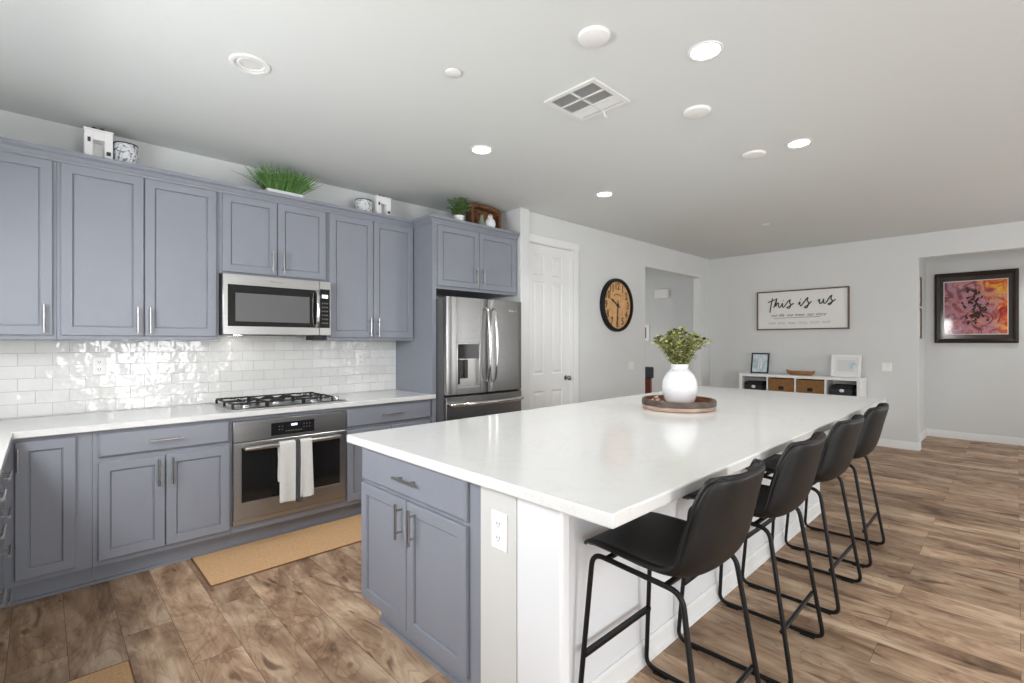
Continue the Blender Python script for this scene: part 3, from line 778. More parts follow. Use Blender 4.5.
switch(TBW, 1.19, 1.046, 2, 'double white light switch on the wall right of the low white shelf')

# ---------------------------------------------------------------- six-panel door
t = struct(bpy.data.objects.new('door_1', None)); C.objects.link(t); t.location = (4.02, 3.6, 0); ORG[t.name] = Vector((4.02, 3.6, 0))
TDR = lambda u, w, v: (u, 3.625-w, v)
m = M()
cols = [(3.775, 3.955), (4.075, 4.255)]; rows = [(.25, .84), (1.02, 2.03), (2.10, 2.32)]
ue = [3.666, 3.775, 3.955, 4.075, 4.255, 4.384]; ve = [.006, .25, .84, 1.02, 2.03, 2.10, 2.32, 2.424]
for i in range(5):
    for j in range(7):
        u0, u1, v0, v1 = ue[i], ue[i+1], ve[j], ve[j+1]
        if (u0, u1) in cols and (v0, v1) in rows:
            Rr = lambda k, w: (u0+k, u1-k, v0+k, v1-k, w)
            m.rings([Rr(0, 0), Rr(0, .035), Rr(.012, .026), Rr(.02, .026), Rr(.045, .033), Rr(.05, .033)], TDR)
        else: m.box(u0, u1, 0, .035, v0, v1, TDR)
m.build('door_slab', 'trim', t, smooth=False)
m = M(); kn = lambda x, y, z: (4.315+x, 3.59-z, .965+y)
m.lathe([(.028, 0), (.028, .006), (.012, .01), (.010, .03), (.022, .038), (.028, .05), (.026, .062), (.015, .068), (0, .069)], n=20, T=kn)
m.build('door_knob', 'hardware', t)
m = M()
cas = [(0, 0), (.085, 0), (.085, .010), (.07, .018), (.02, .014), (.0, .010)]
m.prism(cas, lambda a, b: (DX1+.004+a, YD-.0005-b, 0), lambda a, b: (DX1+.004+a, YD-.0005-b, DZ+.0))
m.prism(cas, lambda a, b: (3.633, YD-.0005-b, DZ+a), lambda a, b: (DX1+.089, YD-.0005-b, DZ+a))
m.box(3.633, 3.656, YD-.014, YD-.0005, 0, DZ)
struct(m.build('trim_1', 'trim', origin=(0, 0, 0), smooth=False))
m = M(); m.box(DX1-.006, DX1-.0005, YD-.001, YD+.13, 0, DZ); m.box(DX0+.0005, DX0+.006, YD-.001, YD+.13, 0, DZ); m.box(DX0+.006, DX1-.006, YD-.001, YD+.13, DZ-.006, DZ-.0005)
struct(m.build('trim_2', 'trim', origin=(0, 0, 0), smooth=False))

# ---------------------------------------------------------------- wall clock
t = thing('wall_clock', (5.235, YD-.03, 1.84), 'round wall clock with aged tan face and thick black rim', 'clock')
TC = lambda x, y, z: (5.235+x, YD-.001-z, 1.84+y)
M().lathe([(.318, .0), (.335, .0), (.338, .03), (.331, .055), (.318, .06), (.300, .055), (.297, .03), (.297, 0)], n=64, T=TC, loop=True).build('rim', 'blackmetal', t)
M().lathe([(.3, .002), (.3, .028), (0, .028)], n=64, T=TC).build('dial', 'clockface', t)
for h in range(1, 13):
    a = PI/2-h*PI/6; x, y = .238*math.cos(a), .238*math.sin(a)
    text_mesh(str(h), .13, lambda u, w, v: TC(x+u*.85, y+v, .0285+w), bold=.005).build('numeral', 'rugedge', t, smooth=False)
def hand(a, L, w, z, name):
    d = Vector((math.cos(a), math.sin(a))); p = Vector((-d.y, d.x)); m = M()
    pts = [(-.06, w*.7), (0, w), (L*.55, w*.8), (L*.7, w*1.9), (L*.8, w*.8), (L, .001)]
    poly = [tuple(d*l+p*q) for l, q in pts]+[tuple(d*l-p*q) for l, q in reversed(pts)]
    m.prism(poly, lambda x, y: TC(x, y, z), lambda x, y: TC(x, y, z+.003)); m.build(name, 'ink', t, smooth=False)
hand(math.radians(152), .17, .009, .034, 'hour_hand'); hand(math.radians(-92), .24, .008, .039, 'minute_hand')
M().lathe([(.018, .0285), (.018, .046), (0, .046)], n=20, T=TC).build('hub', 'ink', t)
m = M()   # small arc of ornament above the centre
m.tube([TC(.12*math.cos(math.radians(k)), .02+.12*math.sin(math.radians(k)), .029) for k in range(50, 131, 8)], .005, 6); m.build('dial_ornament', 'rugedge', t)

# ---------------------------------------------------------------- sign on the back wall
t = thing('wall_sign', (7.95, 2.19, 1.556), 'wide white framed sign reading this is us on the far wall', 'sign')
SY0, SY1, SZ0, SZ1 = 1.592, 2.788, 1.556, 2.141
TS = lambda u, w, v: (XB-.001-w, SY1-u, SZ0+v)        # u from the sign's left edge, v from its bottom
W, H = SY1-SY0, SZ1-SZ0; f = .018
m = M(); m.box(0, f, 0, .035, 0, H, TS); m.box(W-f, W, 0, .035, 0, H, TS); m.box(f, W-f, 0, .035, 0, f, TS); m.box(f, W-f, 0, .035, H-f, H, TS)
m.build('frame', 'frameoak', t)
M().box(f, W-f, 0.002, .02, f, H-f, TS).build('panel', 'paper', t)
def stroke(m, pts, r): m.tube([TS(p.x, .021, p.y) for p in smooth_path([(a, b, 0) for a, b in pts], 6)], r, 6)
m = M(); S = lambda pts, ox, oy, k=1.: [(ox+a*k, oy+b*k) for a, b in pts]
r = .0078
lets = [
  ([(0.02, -.07), (.03, 0), (.05, .11), (.06, .145)], .165, .335), ([(-.01, .085), (.04, .10), (.10, .125)], .165, .335),          # t
  ([(.075, .0), (.10, .08), (.115, .14), (.112, .1), (.10, .02), (.125, .065), (.14, .065), (.14, .02), (.155, .0), (.18, .03)], .165, .335),  # h
  ([(.18, .03), (.195, .06), (.195, .02), (.205, .0), (.23, .025)], .165, .335),                                                            # i
  ([(.23, .025), (.27, .085), (.30, .105), (.29, .07), (.305, .03), (.285, -.015), (.255, -.005), (.29, .015), (.345, .055)], .165, .335),     # s
  ([(.0, .02), (.02, .06), (.022, .02), (.035, .0), (.06, .03)], .57, .345),
  ([(.06, .03), (.10, .09), (.125, .115), (.115, .08), (.135, .03), (.11, -.03), (.08, -.02), (.12, .005), (.17, .06)], .57, .345),
  ([(.0, .04), (.02, .065), (.02, .02), (.035, .005), (.06, .03), (.07, .07), (.07, .02), (.085, .005), (.11, .03)], .82, .36),
  ([(.11, .03), (.145, .09), (.17, .112), (.16, .075), (.175, .03), (.15, -.015), (.125, -.005), (.165, .015), (.215, .055)], .82, .36)]
for pts, ox, oy in lets: stroke(m, S(pts, ox, oy), r)
for ox, oy in ((.365, .435), (.595, .44)): stroke(m, [(ox, oy), (ox+.008, oy+.005)], r)
m.build('lettering', 'ink', t)
text_mesh('our life  our mess  our story', .062, lambda u, w, v: TS(.56+u, .0205+w, .218+v), shear=.35).build('lettering', 'ink', t, smooth=False)
m = M(); stroke(m, [(.24, .172), (.5, .178), (.85, .182)], .0025); m.build('lettering', 'ink', t)
m = M()   # faint row of small capitals, too pale to read
random.seed(3); u = .17
while u < 1.0:
    L = random.choice((4, 6, 6, 7))
    for k in range(L):
        h = .03; stroke(m, [(u, .085), (u+.001, .085+h)], .0018)
        stroke(m, [(u, .085+h*random.choice((0, .5, 1))), (u+.010, .085+h*random.choice((0, .5, 1)))], .0018); u += .0175
    u += .03
m.build('lettering', 'greyink', t)

# ---------------------------------------------------------------- painting in the niche
t = thing('framed_painting', (XN-.02, .406, 1.361), 'large dark-framed colourful abstract painting in the alcove', 'painting')
TP = lambda u, w, v: (XN-.001-w, .832-u, 1.361+v); W, H = .85, .995
def frame_ring(W, H, i0, i1, w0, w1, wm):
    m = M(); R = lambda k, w: (k, W-k, k, H-k, w)
    m.rings([R(i0, 0.0), R(i0, w0), R((i0+i1)/2, wm), R(i1, w1), R(i1, 0.0)], TP, cap=False); m.f = [x for x in m.f if len(x) == 4]
    m.f = m.f[:16]; m.mi = m.mi[:16]; return m
fr = frame_ring(W, H, 0, .06, .03, .022, .042).build('frame', 'darkframe', t, smooth=False)
M().box(.058, W-.058, .004, .012, .058, H-.058, TP).build('mat_board', 'darkmat', t)
m = M()
for a in ((.098, .752, .118, .126), (.098, .752, .868, .876)): m.box(a[0], a[1], .0125, .015, a[2], a[3], TP)
for a in ((.098, .106, .126, .868), (.744, .752, .126, .868)): m.box(a[0], a[1], .0125, .015, a[2], a[3], TP)
m.build('border', 'paper', t)
M().box(.106, .744, .0125, .0145, .126, .868, TP).build('print', 'print', t)
m = M()
random.seed(11)
for k in range(46):    # dark strokes of the central figure
    u = .42+random.gauss(0, .05); v = .26+.0115*k*random.uniform(.7, 1.); 
    m.tube([TP(u, .0148, v), TP(u+random.uniform(-.04, .04), .0152, v+random.uniform(.02, .06))], [.016, .005], 6)
m.build('brush_strokes', 'berry', t)
for z0, z1, lab in ((1.86, 2.25, 'upper of two small white frames on the alcove side wall, seen edge-on'), (1.42, 1.83, 'lower of two small white frames on the alcove side wall, seen edge-on')):
    t = thing('picture_frame', (8.5, .915, z0), lab, 'picture frame', 'small frames on the alcove side wall')
    m = M(); w = .03; T9 = lambda u, q, v: (8.33+u, .929-q, z0+v); Wd, Hh = .3, z1-z0
    for b in ((0, w, 0, .03, 0, Hh), (Wd-w, Wd, 0, .03, 0, Hh), (w, Wd-w, 0, .03, 0, w), (w, Wd-w, 0, .03, Hh-w, Hh)): m.box(*b, T9)
    m.build('frame', 'frameoak', t); M().box(w, Wd-w, .002, .014, w, Hh-w, T9).build('print', 'paper', t)

# ---------------------------------------------------------------- cube shelf and what stands on it
t = thing('cube_shelf', (7.77, 2.17, 0), 'low white cube shelf against the far wall under the sign', 'shelf')
KY0, KY1, KX0, KX1, KZ = 1.40, 2.912, 7.575, 7.955, .905
m = M(); p = .038
m.box(KX0, KX1, KY0, KY1, KZ-p, KZ); m.box(KX0, KX1, KY0, KY1, .12, .12+p)
m.box(KX0, KX1, KY0, KY0+p, .12+p, KZ-p); m.box(KX0, KX1, KY1-p, KY1, .12+p, KZ-p)
cw = (KY1-KY0-2*p-3*.018)/4; cells = []
for i in range(4):
    y0 = KY0+p+i*(cw+.018); cells.append((y0, y0+cw))
    if i < 3: m.box(KX0+.003, KX1, y0+cw, y0+cw+.018, .12+p, KZ-p)
zm = .505
for y0, y1 in cells: m.box(KX0+.003, KX1, y0, y1, zm-.009, zm+.009)
m.build('case', 'white', t, bevel=.0015)
M().box(KX1-.006, KX1-.001, KY0+p, KY1-p, .12+p, KZ-p).build('back_panel', 'wall', t)
for x in (KX0+.04, KX1-.04):
    for y in (KY0+.05, KY1-.05): M().cyl((x, y, 0), (x, y, .1195), .018, 12, .022).build('leg', 'white', t)
for ci, lab in ((2, 'brown woven basket in the white shelf, left of the two'), (1, 'brown woven basket in the white shelf, right of the two')):
    y0, y1 = cells[ci]; b = thing('woven_basket', (7.75, (y0+y1)/2, zm+.01), lab, 'basket', 'woven baskets in the white shelf')
    m = M(); x0, x1, z0, z1 = KX0+.012, KX1-.02, zm+.0095, KZ-p-.018; a0, a1 = y0+.006, y1-.006; tt = .014
    m.box(x0, x1, a0, a1, z0, z0+tt); m.box(x0, x0+tt, a0, a1, z0+tt, z1); m.box(x1-tt, x1, a0, a1, z0+tt, z1); m.box(x0+tt, x1-tt, a0, a0+tt, z0+tt, z1); m.box(x0+tt, x1-tt, a1-tt, a1, z0+tt, z1)
    m.build('basket_body', 'wicker', b, bevel=.006)
    m = M(); yc = (y0+y1)/2
    m.box(x0-.003, x0-.0005, yc-.032, yc+.032, z1-.155, z1-.105); m.build('handle_hole', 'darkgap', b)
for ci, dy, lab in ((3, .02, 'black box with a pale ornament in the left cubby of the white shelf'), (0, 0.0, 'black box with a pale ornament in the right cubby of the white shelf')):
    y0, y1 = cells[ci]; yc = (y0+y1)/2+dy; b = thing('storage_box', (7.74, yc, zm+.01), lab, 'box', 'black boxes in the shelf cubbies')
    zt = .785 if ci == 3 else .80
    M().box(7.62, 7.88, yc-.115, yc+.115, zm+.0095, zt-.05).build('box_body', 'frameblack', b, bevel=.004)
    M().box(7.615, 7.885, yc-.12, yc+.12, zt-.0495, zt).build('lid', 'darkgap', b, bevel=.004)
    M().lathe([(0, 0), (.014, .004), (.022, .015), (.02, .028), (.008, .038), (0, .04)], n=14, T=lambda x, y, z: (7.6145-max(0, z)*.2, yc+x*1.3, zt-.07+y)).build('ornament', 'ceramic', b)
def small_frame(name, label, y0, y1, z0, z1, x, mat, matin, lean=.06, border=.02, prt='paper'):
    t = thing(name, (x, (y0+y1)/2, z0), label, 'picture frame')
    hgt = z1-z0
    T = lambda u, w, v: (x-w+lean*v/hgt, y1-u, z0+v); W = y1-y0
    m = M(); b = border
    m.box(0, b, 0, .02, 0, hgt, T); m.box(W-b, W, 0, .02, 0, hgt, T); m.box(b, W-b, 0, .02, 0, b, T); m.box(b, W-b, 0, .02, hgt-b, hgt, T)
    m.build('frame', mat, t)
    M().box(b, W-b, .002, .011, b, hgt-b, T).build('picture', matin, t)
    return t, T, W, hgt
t, T, W_, H_ = small_frame('photo_frame', 'small black-framed pale print on the left end of the white shelf', 2.565, 2.815, .9055, 1.21, 7.77, 'frameblack', 'wash')
m = M(); 
for dx in (-.018, .02): m.tube(smooth_path([T(W_/2+dx, .012, .07), T(W_/2+dx*.8, .013, .15), T(W_/2+dx*.4, .012, .23)], 5), [.012]*6+[.008]*5, 8)
m.build('print_figure', 'paper', t)
t, T, W_, H_ = small_frame('photo_frame', 'white picture frame leaning on the right end of the white shelf', 1.435, 1.775, .9055, 1.20, 7.80, 'white', 'paper', border=.03)
M().box(.07, .27, .0112, .012, .07, H_-.07, T).build('print', 'wall', t)
M().lathe([(.045, .0125), (.045, .0135), (0, .0135)], n=24, T=lambda x, y, z: T(.245+x, z, .15+y)).build('round_motif', 'wash', t)
m = M(); P = []
for prof in ((1.0, .068), (.9, .03), (.72, .004)):
    P.append(prof)
NB = 28
def oval(kx, ky, z, jag=0): return [(7.76+.085*kx*math.cos(2*PI*j/NB), 2.138+.185*ky*math.sin(2*PI*j/NB), .906+z+jag*abs(math.sin(2*PI*j/NB))**6) for j in range(NB)]
ringsv = [oval(.62, .72, 0), oval(.85, .92, .02), oval(1, 1, .055, .02), oval(.88, .93, .055, .018), oval(.72, .84, .025), oval(.5, .65, .012)]
vs = [v for r_ in ringsv for v in r_]; fs = [(i*NB+j, i*NB+(j+1) % NB, (i+1)*NB+(j+1) % NB, (i+1)*NB+j) for i in range(len(ringsv)-1) for j in range(NB)]
fs += [tuple(range(NB))[::-1], tuple((len(ringsv)-1)*NB+j for j in range(NB))]
m.add(vs, fs); tag(m.build('dough_bowl', 'bowlwood', angle=50), 'shallow brown wooden dough bowl on top of the white shelf', 'bowl')

# ---------------------------------------------------------------- hall beyond the doorway
TH = lambda u, w, v: (8.2-w, u, v)
t = thing('door_chime', (8.17, 4.52, 2.17), 'white door chime box high on the hall wall beyond the opening', 'door chime')
M().box(4.385, 4.655, .001, .055, 2.175, 2.34, TH).build('cover', 'plastic', t, bevel=.006)
M().box(4.40, 4.64, .0555, .058, 2.19, 2.325, TH).build('front_panel', 'white', t, bevel=.002)
t = thing('hall_picture', (8.18, 4.95, 1.40), 'white-framed picture with a dark red centre on the hall wall, half hidden by the opening', 'picture frame')
m = M(); 
for b in ((4.78, 4.84, 1.40, 1.70), (5.10, 5.16, 1.40, 1.70), (4.84, 5.10, 1.40, 1.45), (4.84, 5.10, 1.65, 1.70)): m.box(b[0], b[1], .001, .025, b[2], b[3], TH)
m.build('frame', 'white', t); M().box(4.84, 5.10, .002, .012, 1.45, 1.65, TH).build('picture', 'brownwood', t)
t = thing('hall_chair', (6.95, 4.2, 0), 'red-brown wooden chair with a dark grey headrest, just visible through the opening', 'chair')
M().box(6.93, 6.98, 4.03, 4.45, .42, .80).build('backrest', 'brownwood', t, bevel=.01)
M().box(6.915, 6.995, 4.0, 4.46, .8005, .98).build('headrest', 'greycloth', t, bevel=.02)
M().box(6.5, 6.98, 4.03, 4.45, .36, .4195).build('seat', 'brownwood', t, bevel=.01)
for x in (6.53, 6.95):
    for y in (4.06, 4.42): M().box(x-.02, x+.02, y-.02, y+.02, 0, .3595).build('leg', 'brownwood', t)

# ---------------------------------------------------------------- ceiling fittings
def downlight(x, y, label, lit=True):
    t = thing('recessed_downlight', (x, y, CE-.01), label, 'ceiling light', 'recessed ceiling lights')
    R = .078
    M().lathe([(R*.78, .0), (R*.86, -.006), (R, -.005), (R*1.02, -.001), (R*1.02, 0)], (x, y, CE-.0005), 36, loop=True).build('trim_ring', 'trim', t)
    if lit: M().lathe([(R*.8, -.002), (R*.78, -.004), (0, -.0045)], (x, y, CE-.0005), 32).build('lens', 'lamp', t)
    if lit:
        l = bpy.data.lights.new('downlight_beam', 'SPOT'); l.energy = 40; l.spot_size = math.radians(118); l.spot_blend = .8; l.shadow_soft_size = .06; l.color = (1, .985, .96)
        lo = bpy.data.objects.new('downlight_beam', l); C.objects.link(lo); lo.parent = t; lo.location = (0, 0, -.012)
    else:
        M().lathe([(R*.8, -.002), (R*.7, -.0025), (0, -.0025)], (x, y, CE-.0005), 32).build('lens', 'lensoff', t)
    return t
for x, y, lab in ((2.25, 1.02, 'lit recessed downlight, largest and nearest on the right half of the ceiling'), (2.255, 2.65, 'lit recessed downlight above the gap between oven and island'),
                  (3.75, 2.655, 'lit recessed downlight in front of the white panel door'), (3.757, 1.044, 'lit recessed downlight above the far half of the bar stools'),
                  (8.75, -.4, 'lit recessed downlight inside the alcove'), (6.9, 4.9, 'unseen recessed downlight added to light the hall')):  # hall fitting is out of view, added to light the hall
    downlight(x, y, lab)
# unlit gimbal fitting over the left counter
t = thing('recessed_downlight', (.738, 2.631, CE-.01), 'unlit white recessed eyeball downlight on the left of the ceiling', 'ceiling light', 'recessed ceiling lights')
M().lathe([(.068, .0), (.068, -.009), (.074, -.011), (.09, -.007), (.092, 0)], (.738, 2.631, CE-.0005), 40, loop=True).build('trim_ring', 'trim', t)
M().lathe([(.0675, -.0005), (.0675, -.0035), (.0, -.0015)], (.738, 2.631, CE-.0005), 32, caps=False).build('lens', 'lensoff', t)
M().lathe([(.066, -.004), (.06, -.0085), (.052, -.0085), (.05, -.004)], (.744, 2.622, CE-.0005), 32, loop=True).build('eyeball_ring', 'trim', t)
for x, y, r, lab in ((1.78, 1.316, .072, 'large white round ceiling cover nearest the air vent'), (2.801, 1.32, .078, 'white round ceiling cover above the island, midway along'), (3.739, 1.333, .08, 'white round ceiling cover farthest along above the island')):
    t = thing('ceiling_cover', (x, y, CE-.03), lab, 'ceiling cover', 'round blank covers above the island')
    M().lathe([(r, 0), (r, -.007), (r*.94, -.014), (r*.78, -.018), (0, -.019)], (x, y, CE-.0005), 36).build('cap', 'plastic', t)
for x, y, r, lab in ((1.504, 1.992, .042, 'small white sprinkler cover on the ceiling above the island corner'), (6.048, 2.023, .042, 'tiny white sprinkler cover on the ceiling near the far wall')):
    t = thing('sprinkler_cover', (x, y, CE-.01), lab, 'sprinkler', 'sprinkler covers')
    M().lathe([(r, -.002), (r, -.007), (r*.9, -.009), (0, -.009)], (x, y, CE-.0005), 28).build('cap', 'plastic', t)
    M().lathe([(r*.6, 0), (r*.6, -.002)], (x, y, CE-.0003), 20).build('collar', 'slot', t)
t = thing('ceiling_vent', (2.23, 1.695, CE-.012), 'white square air vent grille in the ceiling', 'air vent')
vx0, vx1, vy0, vy1 = 2.055, 2.405, 1.52, 1.872
m = M(); fw = .028; zt, zb = CE-.0005, CE-.012
m.box(vx0, vx1, vy0, vy0+fw, zb, zt); m.box(vx0, vx1, vy1-fw, vy1, zb, zt); m.box(vx0, vx0+fw, vy0+fw, vy1-fw, zb, zt); m.box(vx1-fw, vx1, vy0+fw, vy1-fw, zb, zt)
ym = (vy0+vy1)/2; m.box(vx0+fw, vx1-fw, ym-.006, ym+.006, zb, zt)
xa = vx0+fw; dx = (vx1-vx0-2*fw)/3
for k in (1, 2): m.box(xa+dx*k-.006, xa+dx*k+.006, vy0+fw, vy1-fw, zb, zt)
m.build('frame', 'steelgrille', t, bevel=.002)
M().box(vx0+fw, vx1-fw, vy0+fw, vy1-fw, CE-.0015, CE-.0005).build('duct', 'ventdark', t)
for k in range(3):
    for y0, y1 in ((vy0+fw, ym-.006), (ym+.006, vy1-fw)):
        m = M(); n = 7; x0 = xa+dx*k+.006; x1 = xa+dx*(k+1)-.006
        for i in range(n):
            xc = x0+(x1-x0)*(i+.5)/n; tl_ = .006 if k == 2 else .0025; s = .0055
            m.box(xc-.0006-s*.5, xc+.0006-s*.5, y0, y1, zb+.001, zt-.002, lambda a, b, c_: (a+(c_-zb)*(.75 if k < 2 else -.9), b, c_))
        m.build('louver_bank', 'steelgrille', t, smooth=False)
m = M(); m.tube(smooth_path([(vx1-.012, ym, zb), (vx1-.008, ym, zb-.018), (vx1+.012, ym, zb-.022)], 5), .004, 8); m.build('lever', 'steelgrille', t)

# ---------------------------------------------------------------- bar stools
def stool():
    t = thing('bar_stool', (0, 0, 0), 'stool', 'bar stool', 'black bar stools along the island')
    prof = [(.225, .632), (.232, .648), (.20, .664), (.10, .656), (.0, .641), (-.08, .629), (-.14, .634), (-.187, .664), (-.214, .726), (-.232, .80), (-.250, .88), (-.266, .94), (-.273, .966)]
    hw = [.165, .19, .203, .212, .218, .222, .223, .222, .217, .209, .199, .186, .160]
    lift = [0, .0, .002, .010, .022, .038, .055, .068, .074, .074, .068, .056, .046]
    K = 11; P = []
    for i, (y, z) in enumerate(prof):
        a = prof[max(i-1, 0)]; b = prof[min(i+1, len(prof)-1)]
        d = Vector((b[0]-a[0], b[1]-a[1])).normalized(); nrm = Vector((d.y, -d.x))   # towards the sitter
        if nrm.y < 0 and nrm.x < 0: nrm = -nrm
        if i < 3: nrm = Vector((0, 1))
        row = []
        for j in range(K):
            s = -1+2*j/(K-1); L = lift[i]*abs(s)**2.4
            dip = .016*s**4 if i == len(prof)-1 else 0
            row.append((hw[i]*math.sin(s*PI/2*.86)/math.sin(PI/2*.86), y+nrm.x*L, z+nrm.y*L-dip))
        P.append(row)
    o = M().grid(P).build('seat_shell', 'leather', t, recalc=False, angle=180)
    s = o.modifiers.new('thick', 'SOLIDIFY'); s.thickness = .026; s.offset = 0
    b = o.modifiers.new('sub', 'SUBSURF'); b.levels = 1; b.render_levels = 2
    edge = [P[i][0] for i in range(len(P))]+[P[-1][j] for j in range(1, K)]+[P[i][-1] for i in range(len(P)-2, -1, -1)]
    M().tube(smooth_path(edge[1:-1], 3), .0075, 6).build('piping', 'leather', t)
    for sx in (-1, 1):
        c = [(sx*.232, .238, .012), (sx*.198, .195, .626), (sx*.200, -.14, .606), (sx*.234, -.235, .012)]
        f = M().tube(round_corners(c, .045, 6), .0092, 10, closed=True).build('sled_leg_frame', 'blackmetal', t)
        for y in (.17, -.17): M().box(sx*.232-.011, sx*.232+.011, y-.03, y+.03, 0, .0095).build('floor_glide', 'blackplastic', f)
    M().box(-.198, .198, .12, .138, .624, .634).build('seat_rail', 'blackmetal', t)
    M().box(-.198, .198, -.095, -.077, .608, .616).build('seat_rail', 'blackmetal', t)
    M().box(-.219, .219, .208, .228, .258, .272).build('footrest', 'blackmetal', t)
    M().cyl((-.221, -.192, .215), (.221, -.192, .215), .0085, 10).build('rear_stretcher', 'blackmetal', t)
    return t
st = stool()
labs = ['black leather bar stool nearest the camera, at the near corner of the island', 'second black leather bar stool from the near end of the island',
        'third black leather bar stool from the near end of the island', 'black leather bar stool at the far end of the island, last in the row']
xs_ = [1.597, 2.335, 3.09, 3.822]
for i in range(4):
    loc = (xs_[i], .845, 0)
    if i == 0: st.location = loc; st['label'] = labs[0]
    else: dup_tree(st, loc, (0, .012, -.01, .015)[i], labs[i])

# ---------------------------------------------------------------- tray, vase and stems on the island
tx, ty, tz = 3.155, 1.62, .9145
t = thing('round_tray', (tx, ty, tz), 'round wooden tray with a dark band holding the white vase on the island', 'tray')
M().lathe([(.222, 0), (.239, .004), (.242, .028), (.227, .03), (.225, .012), (.0, .012)], (tx, ty, tz), 56).build('tray_base', 'traypale', t)
M().lathe([(.239, .0305), (.244, .032), (.244, .060), (.238, .068), (.225, .068), (.225, .0305)], (tx, ty, tz), 56, loop=True).build('rim_band', 'trayband', t)
M().lathe([(.2245, .0125), (.2245, .066), (.2215, .066), (.2205, .0125)], (tx, ty, tz), 56, loop=True).build('inner_wall', 'traywood', t)
M().lathe([(.22, .0125), (.22, .015), (0, .015)], (tx, ty, tz), 48).build('tray_floor', 'traywood', t)
vx, vy, vz = 3.178, 1.622, tz+.0155
t = thing('vase', (vx, vy, vz), 'round white ceramic vase standing in the wooden tray', 'vase')
prof = [(.0, 0), (.062, 0), (.075, .006), (.105, .035), (.122, .08), (.125, .115), (.117, .155), (.096, .19), (.070, .212), (.060, .222), (.061, .243), (.066, .25), (.060, .25), (.052, .243), (.05, .222), (.06, .208), (.0, .2)]
prof = [(r_*.95, z_*1.16) for r_, z_ in prof]
M().lathe(prof, (vx, vy, vz), 48).build('vase_body', 'ceramic', t, angle=60)
m = M()
for k in range(16):
    a = 2*PI*k/16; m.lathe([(0, -.005), (.006, 0), (0, .005)], (vx+.063*math.cos(a), vy+.063*math.sin(a), vz+.249), 6)
m.build('beaded_collar', 'ceramic', t)
random.seed(21)
t = thing('greenery_bunch', (vx, vy, vz+.285), 'bunch of olive-green leafy stems with dark seed heads in the white vase', 'plant')
stems = M(); leaves = M(); seeds = M()
def leaf(m, p, d, L, w, up=Vector((0, 0, 1)), n=4):
    d = d.normalized(); s = d.cross(up); s = s.normalized() if s.length > 1e-4 else Vector((1, 0, 0)); u = s.cross(d)
    vs = []; fs = []
    for i in range(n+1):
        q = i/n; ww = w*math.sin(PI*min(1, q*.92+.06))**.8; c = p+d*(L*q)-u*(L*.25*q*q)
        vs += [c-s*ww+u*ww*.3, c, c+s*ww+u*ww*.3]
    for i in range(n):
        for j in range(2): fs.append((i*3+j, i*3+j+1, i*3+j+4, i*3+j+3))
    m.add(vs, fs)
for k in range(40):
    a = random.uniform(0, 2*PI); sp = random.uniform(.1, 1.0)**.7
    top = Vector((vx+.20*sp*math.cos(a), vy+.20*sp*math.sin(a), vz+.285+random.uniform(.11, .165)*(1.25-.62*sp)+.07))
    p0 = Vector((vx+.03*math.cos(a), vy+.03*math.sin(a), vz+.245)); mid = (p0+top)/2+Vector((0, 0, .035))
    path = smooth_path([p0, mid, top], 7); stems.tube(path, .0022, 5)
    for i in range(3, len(path), 1):
        for q in range(2):
            b = random.uniform(0, 2*PI); d = Vector((math.cos(b), math.sin(b), random.uniform(-.1, .8)))
            leaf(leaves, path[i], d, random.uniform(.032, .055), random.uniform(.009, .014))
    if k % 2 == 0:
        for q in range(2):
            c = top+Vector((random.uniform(-.015, .015), random.uniform(-.015, .015), random.uniform(.0, .02))); seeds.lathe([(0, -.008), (.007, -.003), (.008, .003), (0, .009)], c, 7)
            stems.tube([top, c], .0014, 4)
stems.build('stems', 'stem', t); leaves.build('foliage', 'green1', t, recalc=False, angle=180); seeds.build('seed_heads', 'berry', t)
random.seed(5)
m = M()     # bead garland lying in the tray
gx, gy = tx-.11, ty+.105
for k in range(26):
    a = k*.62; m.lathe([(0, -.009), (.0085, -.005), (.0095, 0), (.0085, .005), (0, .009)], (gx+.05*math.sin(a)+.012*math.sin(2.7*a), gy+.02*math.cos(a*1.3)-.0*k, tz+.026+.0165*(k//8)), 10)
tag(m.build('bead_garland', 'traypale'), 'pale wooden bead garland lying in the tray beside the vase', 'bead garland')

